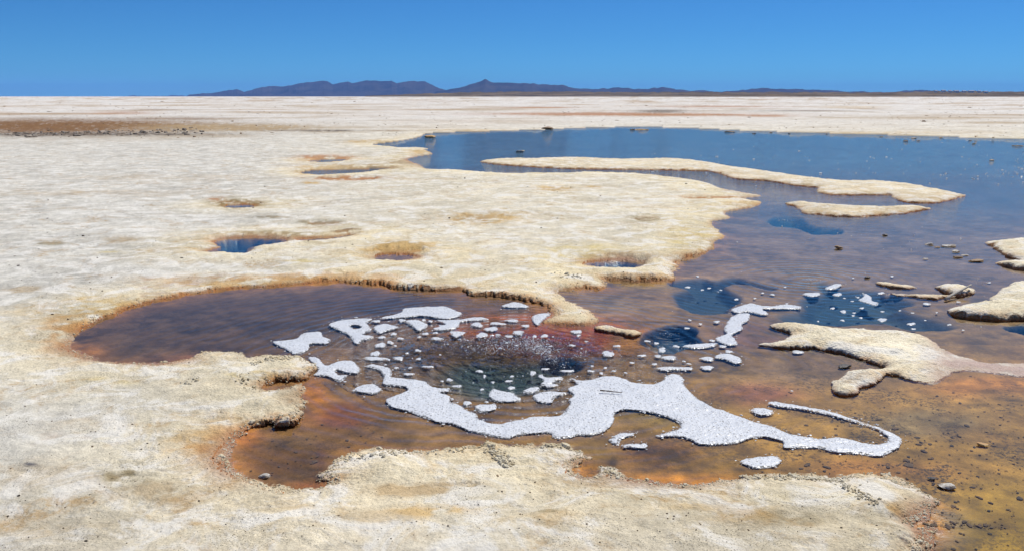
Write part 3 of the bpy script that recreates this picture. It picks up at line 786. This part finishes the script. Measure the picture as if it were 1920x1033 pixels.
# small flecks: low irregular domes, one object each
def fleck(u, v, ru, rv, label, group):
    n = 20
    a = np.arange(n) / n * 2 * math.pi
    ph = random.random() * 6
    rad = 1 + .15 * np.sin(2 * a + ph) + .12 * np.sin(3 * a + 2 * ph) + .06 * np.sin(5 * a + 3 * ph) + rng.normal(0, .025, n)
    p = ground(u + ru * rad * np.cos(a), v + rv * rad * np.sin(a))
    c = p.mean(0)
    zt = .0026 + .001 * min(1, ru / 12)
    pu, pv = u, v
    lift = .03 * math.exp(-((pu - 950) / 125) ** 2 - ((pv - 655) / 26) ** 2)
    vs_ = [(c[0], c[1], zt + lift)]
    for k_, zz in ((.6, zt * .95), (.9, zt * .6), (1.0, -.001)):
        for q_ in p: vs_.append((c[0] + (q_[0] - c[0]) * k_, c[1] + (q_[1] - c[1]) * k_, zz + lift))
    fs = [(0, 1 + i, 1 + (i + 1) % n) for i in range(n)]
    me = bpy.data.meshes.new('foam_fleck')
    quads = [(1 + r_ * n + i, 1 + (r_ + 1) * n + i, 1 + (r_ + 1) * n + (i + 1) % n, 1 + r_ * n + (i + 1) % n) for r_ in range(2) for i in range(n)]
    me.from_pydata([tuple(map(float, w)) for w in vs_], [], fs + quads)
    for pl in me.polygons: pl.use_smooth = True
    me.materials.append(M_FOAM)
    o = bpy.data.objects.new('foam_fleck', me); COL.objects.link(o)
    point_float(o, 'edge', np.concatenate([[0], np.full(n, .1), np.full(n, .6), np.full(n, 1.0)]))
    tag(o, label, 'foam', group)
    FLECKS.append((o, u, v, ru))

FLECKS = []
G1 = ('small white foam fleck drifting close around the bubbling spring', 'foam flecks around the bubbling spring')
G2 = ('small white foam fleck floating on the blue and grey pool right of the spring', 'foam flecks right of the spring')
c2 = [(145,390,25,8),(300,385,20,10),(430,383,14,6),(470,390,14,6),(250,467,20,8),(440,467,20,8),(510,500,35,10),(180,487,25,7),(228,518,20,10),(170,535,32,16),(290,495,20,7),(395,570,18,8),
 (140,585,30,15),(280,615,35,10),(140,615,68,12),(340,708,32,8),(265,670,16,6),(765,693,25,8),(780,482,38,14),(835,440,40,14),(750,412,38,13),(870,405,45,8),(960,387,45,8),(1345,455,32,12),
 (1535,588,33,20),(1680,640,15,6),(1740,597,25,7),(1495,703,15,6),(1190,775,40,11),(955,790,25,8),(940,750,28,6),(630,780,30,8),(550,803,35,10),(1770,510,20,6),(1825,522,14,6),(1880,675,48,11),
 (690,882,30,12),(400,620,16,8),(455,665,35,6),(405,487,14,5),(500,462,16,6),(540,418,18,6),(1000,465,40,12),(875,485,20,7),(940,495,22,8),(1095,492,14,8),(1155,487,24,10),(1040,420,30,7),
 (1160,680,30,5),(1290,690,40,7),(1570,690,16,5),(1430,690,20,6),(1590,540,22,6),(1860,568,25,8),(1405,516,12,4),(1210,770,10,4),(585,742,20,9),(795,722,10,10),(845,757,14,5),(780,800,14,6),
 (600,857,12,5),(540,750,10,5),(1085,703,22,12),(960,722,14,6),(350,670,14,5),(200,652,10,4),(220,622,12,5),(260,540,12,5),(330,585,12,5),(1360,478,16,5),(1320,545,20,6),(1440,660,12,4),(1520,670,12,5),(1640,700,12,4),(1835,600,24,8)]
for (a, b, ru, rv) in c2: fleck(660 + a / 3.2, 480 + b / 3.2, ru / 3.2, rv / 3.2, *G1)
c3 = [(828,197,40,12),(960,198,22,9),(30,448,14,5),(130,463,18,6),(60,475,18,6),(370,463,18,7),(400,490,18,8),(315,433,16,5),(340,337,20,5),(755,492,28,9),(1190,327,22,10),(1340,348,22,7),
 (990,285,18,7),(1418,245,20,6),(1185,190,18,5),(440,222,13,4),(290,527,40,10),(290,573,38,10),(95,522,45,10),(1045,292,9,4),(935,268,12,5),(1085,267,12,4),(1080,317,11,4),(985,330,12,4),(1040,306,8,4),
 (1190,285,10,4),(1345,292,10,3),(1350,374,13,4),(1535,352,12,4),(1280,280,8,3),(1035,232,9,3),(995,217,8,3),(1065,212,8,3),(690,160,7,3),(575,190,9,3),(625,198,14,4),(535,217,9,3),(190,160,16,4),
 (265,174,10,3),(300,165,12,3),(360,175,8,3),(240,105,10,3),(700,245,9,3),(860,335,7,3),(1240,105,10,3),(1740,137,9,3),(1040,115,6,3),(1580,235,12,3),(1470,290,7,3),(1410,330,7,3),(200,328,9,4),(255,348,9,4),
 (185,370,14,5),(20,555,14,6),(170,540,10,4),(195,553,14,4),(725,692,7,3),(1605,380,7,3)]
for (a, b, ru, rv) in c3: fleck(1220 + a / 2.74, 480 + b / 2.74, ru / 2.74, rv / 2.74, *G2)

ORD = ['first', 'second', 'third', 'fourth', 'fifth', 'sixth', 'seventh', 'eighth', 'ninth', 'tenth', 'eleventh', 'twelfth', 'thirteenth', 'fourteenth', 'fifteenth', 'sixteenth', 'seventeenth', 'eighteenth', 'nineteenth', 'twentieth']
ANCHORS = [(745,605,'among the foam patches left of the spring'),(735,660,'left of the boiling water'),(790,715,'above the left arm of the big foam sheet'),(850,625,'behind the left end of the boiling water'),
 (940,615,'on the reddish water behind the spring'),(905,690,'on the left half of the teal water'),(1000,700,'on the right half of the teal water'),(900,740,'along the front of the teal water'),
 (1090,625,'on the red water below the pointed salt tongue'),(1140,680,'on the red brown water right of the spring'),(1240,640,'on the dark blue eye'),(1250,680,'between the eye and the big foam sheet'),
 (1330,675,'beside the rounded foam patch'),(1310,545,'on the dark patch by the undercut ledge'),(1440,555,'on the pool above the stretched foam band'),(1530,560,'at the left end of the deep blue hole'),
 (1580,590,'in the middle of the deep blue hole'),(1680,590,'at the right end of the deep blue hole'),(1690,525,'near the white crust sliver'),(1340,610,'left of the foam column'),(1495,660,'close to the tail of the fish shaped island'),(1850,525,'near the right edge bank')]
bins = {}
for f_ in FLECKS:
    a_ = min(range(len(ANCHORS)), key=lambda i: math.hypot(f_[1] - ANCHORS[i][0], 2.2 * (f_[2] - ANCHORS[i][1])))
    bins.setdefault(a_, []).append(f_)
for a_, fs_ in bins.items():
    fs_.sort(key=lambda f_: f_[1])
    for i_, f_ in enumerate(fs_):
        size = 'tiny' if f_[3] < 5 else 'small' if f_[3] < 9 else 'wide'
        place = '' if len(fs_) == 1 else ', ' + ORD[i_] + ' from the left'
        f_[0]['label'] = size + ' foam fleck ' + ANCHORS[a_][2] + place

# ------------------------------------------------------------------ lumps (stones, crumbs)
def ico(sub=1):
    t = (1 + 5 ** .5) / 2
    v = [(-1,t,0),(1,t,0),(-1,-t,0),(1,-t,0),(0,-1,t),(0,1,t),(0,-1,-t),(0,1,-t),(t,0,-1),(t,0,1),(-t,0,-1),(-t,0,1)]
    f = [(0,11,5),(0,5,1),(0,1,7),(0,7,10),(0,10,11),(1,5,9),(5,11,4),(11,10,2),(10,7,6),(7,1,8),(3,9,4),(3,4,2),(3,2,6),(3,6,8),(3,8,9),(4,9,5),(2,4,11),(6,2,10),(8,6,7),(9,8,1)]
    v = [np.array(p) / math.hypot(1, t) for p in v]
    for _ in range(sub):
        cache = {}; nf = []
        def mid(a, b):
            kk = (min(a, b), max(a, b))
            if kk not in cache:
                m = v[a] + v[b]; v.append(m / np.linalg.norm(m)); cache[kk] = len(v) - 1
            return cache[kk]
        for a, b, c in f:
            ab, bc, ca = mid(a, b), mid(b, c), mid(c, a)
            nf += [(a, ab, ca), (b, bc, ab), (c, ca, bc), (ab, bc, ca)]
        f = nf
    return np.array(v), np.array(f)

ICO0 = ico(0); ICO2 = ico(2)

def lump_verts(base, size, rough=.25):
    """an angular stone: a ball cut by random planes"""
    v = base.copy()
    for _ in range(9):
        n_ = rng.normal(size=3); n_ /= np.linalg.norm(n_)
        d = rng.uniform(.45, .85)
        h = v @ n_
        v -= np.maximum(h - d, 0)[:, None] * n_ * .9
    v *= 1 + rng.normal(0, rough * .15, (len(v), 1))
    return v * np.asarray(size)

def stone(u, v, wpx, flat, mat, label, cat='stone', group=None, name='stone', depth=None):
    g = ground(u, v)
    w = wpx * np.hypot(*g) / FPX / 2
    zz, s_, _ = sample_ground(np.array([g[0]]), np.array([g[1]]))
    z0 = max(0.0, float(zz[0]))
    vv = lump_verts(ICO2[0], (w, (depth or .7) * w, w * flat))
    a = random.uniform(-.3, .3); ca, sa = math.cos(a), math.sin(a)
    vv[:, 0], vv[:, 1] = vv[:, 0] * ca - vv[:, 1] * sa, vv[:, 0] * sa + vv[:, 1] * ca
    o = mesh_object(name, vv, ICO2[1], mat, smooth=False)
    o.location = (float(g[0]), float(g[1]), z0 + .3 * w * flat)
    tag(o, label, cat, group)

stone(497, 893, 26, .45, M_ROCK_PALE, 'white topped black stone at the edge of the near brown pool')
stone(933, 900, 9, .6, M_ROCK_BROWN, 'lone dark pebble on the pale front salt bank')
stone(1572, 466, 18, .45, M_ROCK_BROWN, 'brown stone alone in the middle of the grey pool')
stone(1660, 442, 11, .4, M_ROCK_DARK, 'small dark stone in the pool below the narrow islet')
stone(1625, 521, 14, .4, M_ROCK_DARK, 'small dark stone just left of the white crust sliver')
stone(1583, 687, 30, .22, M_ROCK_DARK, 'flat black stone lying in the bay of the fish shaped island')
stone(1840, 833, 24, .25, M_RUST, 'yellow brown flake in the shallow brown water at right', 'flake')
stone(1775, 912, 34, .3, M_ROCK_PALE, 'wet salted stone just off the front salt bank tip')
stone(1748, 897, 16, .3, M_ROCK_DARK, 'small wet dark stone above the front salt bank tip')
stone(975, 285.5, 23, .25, M_ROCK_PALE, 'flat stone alone in the left part of the large pond')
stone(808, 258, 24, .3, M_RUST, 'tan slab in the water by the far left bank of the pond', 'slab')
stone(1026, 243, 26, .25, M_ROCK_BROWN, 'dark stone on the far bank above the pond', 'stone')
stone(1742, 459, 16, .3, M_ROCK_PALE, 'leftmost flat stone of the debris in the right pool')
for i_, (u, v, w) in enumerate(sorted(((1758,464,12),(1793,472,20),(1808,479,15),(1736,486,12),(1780,462,26),(1829,489.5,28),(1795,483,18),(1768,461,10)))):
    stone(u, v, w, .2, random.choice((M_ROCK_PALE, M_ROCK_BROWN)), 'flat stone in the scattered debris by the right banks, ' + ORD[i_] + ' from the left', 'stone', 'debris stones in the right pool')
for i_, (u, v, w) in enumerate(sorted(((1200,244,44),(1185,244,16),(1368,248,34),(1414,251,12),(1652,257,9),(1714,260,15),(1699,265,13),(1722,264.5,11),(1764,259,10),(1830,258,9),(1826,270,9),(1819,264,9),(1862,260,8),(1860,301,11),(1909,274,26),(1445,249,9),(1550,252,8),(1480,251,8)))):
    stone(u, v, w * .75, .08 if w > 20 else .22, random.choice((M_ROCK_BROWN, M_RUST, M_RUST)), 'brown salt lump in the far right pond water, ' + ORD[i_] + ' from the left', 'salt lump', 'lumps along the far shore', name='salt_lump')

# sticks
def stick(p, q_, r, label, z0, z1, mat=M_WOOD):
    a = ground(*p); b = ground(*q_)
    n = 9; m = 7; vs_ = []
    L = np.hypot(*(b - a)); side_ = np.array([-(b - a)[1], (b - a)[0]]) / L
    for i in range(n):
        t = i / (n - 1); c = a + (b - a) * t + side_ * .012 * math.sin(t * 5) * L
        rr_ = r * (1 - .5 * t) * (1 + .12 * math.sin(i * 2.3))
        for j in range(m):
            an = j / m * 2 * math.pi
            vs_.append((c[0] + side_[0] * rr_ * math.cos(an), c[1] + side_[1] * rr_ * math.cos(an), z0 + (z1 - z0) * t + rr_ * math.sin(an)))
    f = [(i * m + j, i * m + (j + 1) % m, (i + 1) * m + (j + 1) % m, (i + 1) * m + j) for i in range(n - 1) for j in range(m)]
    me = bpy.data.meshes.new('stick'); me.from_pydata([tuple(map(float, w)) for w in vs_], [], f + [tuple(range(m))[::-1], tuple(range((n - 1) * m, n * m))])
    for pl in me.polygons: pl.use_smooth = True
    me.materials.append(mat)
    o = bpy.data.objects.new('stick', me); COL.objects.link(o)
    tag(o, label, 'stick')
stick((1773, 563), (1818, 549), .014, 'bleached stick leaning on the small islet by the right ledge', .01, .07)
stick((1125, 737), (1166, 741), .004, 'thin dark twig lying on the large foam sheet', .018, .018, M_GRIT)

# ------------------------------------------------------------------ crumbs and grit: masses nobody could count
def scatter_mass(name, pts, sizes, mat, label, flat=.7, jit=.5):
    bv, bf = ICO0
    n = len(pts)
    sc = sizes[:, None, None] * (1 + jit * (rng.random((n, 1, 3)) - .5)) * np.array([1, 1, flat])
    an = rng.random(n) * 6.283; ca, sa = np.cos(an), np.sin(an)
    v = bv[None] * (1 + .35 * (rng.random((n, 12, 1)) - .5)) * sc
    x = v[..., 0] * ca[:, None] - v[..., 1] * sa[:, None]; y = v[..., 0] * sa[:, None] + v[..., 1] * ca[:, None]
    v = np.stack([x, y, v[..., 2]], -1) + pts[:, None, :]
    f = bf[None] + (np.arange(n) * 12)[:, None, None]
    o = mesh_object(name, v.reshape(-1, 3), f.reshape(-1, 3), mat, smooth=False)
    tag(o, label, kind='stuff')
    return o

flat_i = np.flatnonzero((S.ravel() > .002) & (S.ravel() < .05) & (V.ravel() > 400) & (V.ravel() < 1060) & (U.ravel() > -60) & (U.ravel() < 1980))
wgt = RR.ravel()[flat_i] ** 1.2
pick = rng.choice(flat_i, 9000, replace=False, p=wgt / wgt.sum())
pts = np.stack([XX.ravel()[pick], YY.ravel()[pick], Z.ravel()[pick]], -1)
pts[:, :2] += rng.normal(0, .006, (len(pick), 2))
sz = rng.lognormal(math.log(.0023), .55, len(pick))
scatter_mass('salt_crumbs', pts, sz, M_CRUMB, 'crumbly salt crystals along the pool rims')
# crystal clumps
cl = []
for (u0, v0, u1, v1, n_, s_) in ((905,836,955,880,150,.010),(1018,838,1072,842,110,.010),(470,690,545,672,130,.010),(440,712,480,735,40,.008),(1140,884,1170,900,90,.008),(1400,898,1560,905,200,.008),(1560,900,1640,960,140,.007),(640,865,900,846,150,.008),(350,727,365,722,20,.009),(1050,520,1090,527,40,.012)):
    t = rng.random(n_); g = ground(u0 + (u1 - u0) * t + rng.normal(0, 7, n_), v0 + (v1 - v0) * t + rng.normal(0, 3, n_))
    zz, s2, _ = sample_ground(g[:, 0], g[:, 1])
    ok = s2 > .01
    cl.append(np.concatenate([g[ok], (zz[ok] + .002)[:, None], (.55 * s_ * rng.lognormal(0, .45, ok.sum()))[:, None]], 1))
cl = np.concatenate(cl)
scatter_mass('salt_clumps', cl[:, :3], cl[:, 3], M_CRUMB, 'knobbly salt crystal clumps on the front banks')
# dark grit on the salt
NG = 5200
uu = rng.uniform(-40, 1960, NG); vv_ = 300 + 740 * rng.random(NG) ** .75
g = ground(uu, vv_); zz, s2, _ = sample_ground(g[:, 0], g[:, 1]); ok = s2 > .02
gs = rng.lognormal(math.log(.0015), .6, NG) * np.clip(np.hypot(g[:, 0], g[:, 1]) / 5, .8, 2.5)
scatter_mass('grit', np.concatenate([g[ok], (zz[ok] + .001)[:, None]], 1), gs[ok], M_GRIT, 'dark grit scattered over the salt', .6)
# dark flakes on the shallow bed
uu = np.concatenate([rng.normal(1760, 170, 900), rng.uniform(1400, 1920, 300), rng.uniform(440, 720, 120)]); vv_ = np.concatenate([rng.normal(880, 90, 900), rng.uniform(700, 1030, 300), rng.uniform(790, 900, 120)])
g = ground(uu, vv_); zz, s2, _ = sample_ground(g[:, 0], g[:, 1]); ok = (s2 < -.03) & (uu < 1990) & (vv_ < 1090)
gs = rng.lognormal(math.log(.0030), .65, len(uu))
scatter_mass('bed_flakes', np.concatenate([g[ok], (zz[ok] + .003)[:, None]], 1), gs[ok], M_GRIT, 'dark flakes lying on the brown pool bed', .12, 1.5)
# line of flakes
t = rng.random(170) ** 1.5; g = ground(1735 + 150 * t, 981 + 2.5 * np.sin(t * 9) + rng.normal(0, 3.2, 170)); zz, s2, _ = sample_ground(g[:, 0], g[:, 1]); ok = s2 < 0
scatter_mass('bed_flakes', np.concatenate([g[ok], (zz[ok] + .004)[:, None]], 1), rng.lognormal(math.log(.0026), .6, ok.sum()), M_GRIT, 'string of dark flakes trailing from the front bank tip', .15, 1.4)
# broken dark slabs along the far left channel
t = rng.random(420); uu = -20 + 400 * t; vv_ = 255 - 6.5 * t + rng.normal(0, 2.6, 420)
g = ground(uu, vv_)
scatter_mass('broken_slabs', np.concatenate([g, np.full((420, 1), .055)], 1), rng.lognormal(math.log(.032), .65, 420), M_ROCK_SLAB, 'row of dark broken salt slabs along the far left channel', .35, 1.4)
t = rng.random(160); g = ground(-20 + 400 * t, 256 - 7 * t + rng.normal(0, 2.0, 160))
scatter_mass('broken_slabs', np.concatenate([g, np.full((160, 1), .09)], 1), rng.lognormal(math.log(.022), .5, 160), M_ROCK_PALE, 'pale broken salt slabs among the dark row at far left', .4, 1.2)
# scattered crust bits in the mid distance
uu = rng.uniform(0, 1920, 900); vv_ = rng.uniform(188, 262, 900); g = ground(uu, vv_); zz, s2, _ = sample_ground(g[:, 0], g[:, 1]); ok = s2 > .1
scatter_mass('crust_bits', np.concatenate([g, (zz + .01)[:, None]], 1)[ok], (rng.lognormal(math.log(.035), .5, 900) * np.clip(np.hypot(g[:, 0], g[:, 1]) / 60, .7, 4))[ok], M_ROCK_BROWN, 'brown crust bits strewn over the far salt', .3, 1.2)
# foam specks and spray
cu = 960 + rng.normal(0, 62, 26); cv = 656 + rng.normal(0, 9, 26); ci = rng.integers(0, 26, 2600)
fu = cu[ci] + rng.normal(0, 11, 2600); fv = cv[ci] + rng.normal(0, 3.2, 2600)
fu[:900] = rng.normal(1015, 22, 900); fv[:900] = 664 + (fu[:900] - 1015) * .45 + rng.normal(0, 6, 900)
uu = np.concatenate([fu, 970 + rng.normal(0, 62, 1500), rng.normal(930, 140, 420), rng.uniform(1250, 1900, 150), rng.normal(1520, 10, 26), rng.normal(1255, 12, 22), rng.normal(1475, 12, 14)])
vv_ = np.concatenate([fv, 655 + 9 * np.sin(np.arange(1500) * 1.7) + rng.normal(0, 5, 1500), rng.normal(665, 36, 420), rng.uniform(400, 620, 150), rng.normal(527, 2.5, 26), rng.normal(628, 4, 22), rng.normal(413, 1.2, 14)])
g = ground(uu, vv_); zz, s2, _ = sample_ground(g[:, 0], g[:, 1]); ok = s2 < -.03
tb = np.exp(-((uu - 950) / 125) ** 2 - ((vv_ - 655) / 26) ** 2)
rr_ = np.hypot(g[:, 0], g[:, 1])
sz = rng.lognormal(math.log(.0014), .6, len(uu)) * np.clip(rr_ / 6, 1, 2.6)
scatter_mass('spray', np.concatenate([g, (.004 + tb * rng.uniform(.0, .07, len(uu)))[:, None]], 1)[ok], sz[ok], M_SPRAY, 'white bubbles and spray on the boiling spring and ponds', .6)

uu = 1920 - 700 * rng.random(260) ** 1.6; vv_ = rng.uniform(262, 350, 260)
g = ground(uu, vv_); zz, s2, _ = sample_ground(g[:, 0], g[:, 1]); ok = s2 < -.05
scatter_mass('foam_glint_specks', np.concatenate([g, np.full((260, 1), .002)], 1)[ok], rng.lognormal(math.log(.013), .45, 260)[ok], M_SPRAY, 'tiny white specks of foam and stand-in sun glints on the open right pond', .12, 1.0)  # white specks put in for sun glints on the ripples, as well as foam

eb = []
for label, polys in FOAM:
    q_ = smooth_outline(polys[0], 3.0)
    n_ = int(len(q_) * 1.2); ii = rng.integers(0, len(q_), n_)
    eb.append(q_[ii] + rng.normal(0, 1, (n_, 2)) * np.array([7.0, 3.0]))
eb = np.concatenate(eb); g = ground(eb[:, 0], eb[:, 1]); zz, s2, _ = sample_ground(g[:, 0], g[:, 1]); ok = s2 < -.02
scatter_mass('edge_bubbles', np.concatenate([g, np.full((len(g), 1), .0015)], 1)[ok], rng.lognormal(math.log(.0021), .6, len(g))[ok], M_FOAM, 'loose bubbles along the edges of the foam patches', .35, .8)

# ------------------------------------------------------------------ mountains and low land beyond the salt
def ridge(name, prof, dist, depth, mat, label, rough=.85, nx=620, ny=26, base=181.5, seed=0.0):
    pu = np.array([p[0] for p in prof], float); pv = np.array([p[1] for p in prof], float)
    uu = np.linspace(pu[0], pu[-1], nx)
    hpx = np.maximum(HORIZON - np.interp(uu, pu, pv), 0)
    jag = fbm(uu * .11 + seed, uu * 0 + seed, 4) * 1.0 * np.clip(hpx / 8, 0, 1)
    hgt = np.maximum(hpx + jag, 0) / FPX * dist
    t = np.linspace(-1, 1, ny)
    Xr = (uu[None] - 960) / FPX * dist * (1 + t[:, None] * depth / dist)
    Yr = dist + t[:, None] * depth + 0 * Xr
    shape = (1 - np.abs(t)) ** .8
    k_ = 9.0 / depth
    sp = 1 - np.abs(fbm(Xr * k_ * .35 + seed, Yr * k_ * .12 + seed, 4)) * 1.0
    mod = shape[:, None] * (1 - rough * (1 - shape[:, None]) * 2.2 * (1 - sp) )
    Zr = np.clip(mod, 0, 1) * hgt[None] + CAM_H * shape[:, None] - 3 * (1 - shape[:, None])
    o = mesh_object(name, np.stack([Xr, Yr, Zr], -1).reshape(-1, 3), grid_faces(ny, nx), mat)
    tag(o, label, kind='structure')
ridge('mountain_range', [(362,180.5),(368,177.5),(390,176),(420,174),(440,169),(455,168),(468,172),(500,164),(515,162),(540,163),(580,156),(610,152),(622,154),(632,159),(660,153),(668,157),(695,152),(715,153),
  (740,152),(750,157),(775,153),(800,153),(815,160),(830,167),(850,172),(880,180.5)], 17500, 2600, M_MOUNT, 'long blue mountain range left of the middle of the horizon', seed=3)
ridge('mountain_range', [(800,180.5),(820,172),(860,166),(885,159),(900,155),(912,149),(925,155),(960,156),(1000,157),(1035,160),(1050,159),(1075,166),(1100,168),(1135,166),(1160,164),(1185,167),(1210,167),
  (1235,164),(1265,169),(1290,171.5),(1310,169.5),(1330,172),(1360,171),(1400,167),(1430,166),(1480,168),(1530,169.5),(1570,172.5),(1600,171),(1620,173.5),(1660,173),(1700,169),(1740,170),(1765,174),(1840,175.5),(1920,174.5),(1990,176),(2100,180)],
  15000, 2000, M_MOUNT, 'blue mountain range with a pointed peak at the middle of the horizon', seed=11)
ridge('hills', [(255,180.4),(265,179),(275,180.4),(325,180.4),(335,178.8),(350,179.2),(362,180.4)], 24000, 900, M_MOUNT, 'tiny far hills low on the left horizon', nx=120, ny=8)
ridge('hills', [(690,180.5),(760,177.5),(850,174.5),(960,172.5),(1060,172),(1160,173.5),(1280,173),(1400,173.5),(1560,173.5),(1640,174),(1720,172),(1800,171.5),(1860,172.5),(1960,172.5),(2100,175),(2250,180)],
  5200, 900, M_SHORE, 'low brown scrub land along the far right shore', .25, seed=21)
ridge('hills', [(1180,180.5),(1300,178.5),(1500,176.5),(1700,175.5),(1800,175),(1920,175),(2100,178.5),(2250,180)], 3600, 400, M_SHORE, 'dark strip of low shore below the brown hills', .25, seed=31)

# far settlement on the low hill
def building(i_, u, v, w, h, d, dist):
    x0 = (u - 960) / FPX * dist; z0 = (HORIZON - v) / FPX * dist + CAM_H
    root = bpy.data.objects.new('white_building', None); COL.objects.link(root)
    root.location = (x0, dist, z0 - 3.5)
    W, Hh, Dd = w / 2, h, d / 2
    v8 = [(-W,-Dd,-4),(W,-Dd,-4),(W,Dd,-4),(-W,Dd,-4),(-W,-Dd,Hh),(W,-Dd,Hh),(W,Dd,Hh),(-W,Dd,Hh)]
    mesh_object('wall', np.array(v8), np.array([(3,2,1,0),(0,1,5,4),(1,2,6,5),(2,3,7,6),(3,0,4,7),(4,5,6,7)]), M_WALL, root, False)
    e = .6
    rv = np.array([(-W-e,-Dd-e,Hh+.02),(W+e,-Dd-e,Hh+.02),(W+e,Dd+e,Hh+.02),(-W-e,Dd+e,Hh+.02),(-W-e,0,Hh+2.4),(W+e,0,Hh+2.4)])
    me = bpy.data.meshes.new('roof'); me.from_pydata([tuple(map(float, p)) for p in rv], [], [(0,1,5,4),(2,3,4,5),(0,4,3),(1,2,5),(3,2,1,0)])
    me.materials.append(M_ROOF); ro = bpy.data.objects.new('roof', me); COL.objects.link(ro); ro.parent = root
    tag(root, 'tiny white building on the right horizon, ' + ORD[i_] + ' from the left', 'building', 'far settlement on the low hill')
for i_, (u, v, w, h) in enumerate(sorted(((1752,171.5,22,6),(1764,171.8,16,5),(1776,172.1,26,6),(1790,172.2,18,5),(1803,172.4,30,6),(1818,172.7,14,6),(1738,171.8,14,5),(1830,173,20,5)))):
    building(i_, u, v, w, h, 12, 4900)

# ------------------------------------------------------------------ haze over the whole basin
def haze():
    x0, x1, y0, y1, z0, z1 = -34000, 34000, -33500, 33500, -4.5, 420
    v = np.array([(x0,y0,z0),(x1,y0,z0),(x1,y1,z0),(x0,y1,z0),(x0,y0,z1),(x1,y0,z1),(x1,y1,z1),(x0,y1,z1)])
    f = np.array([(3,2,1,0),(0,1,5,4),(1,2,6,5),(2,3,7,6),(3,0,4,7),(4,5,6,7)])
    k = N('haze_air'); k.n.remove(k.bsdf)
    pv = k.new('ShaderNodeVolumePrincipled', {'Color': (.15, .37, .93, 1), 'Density': 2.8e-5, 'Anisotropy': .0})
    k.l.new(pv.outputs[0], k.out.inputs['Volume'])
    o = mesh_object('haze', v, f, k.m, smooth=False)
    tag(o, 'thin blue air over the salt basin', kind='stuff')
haze()
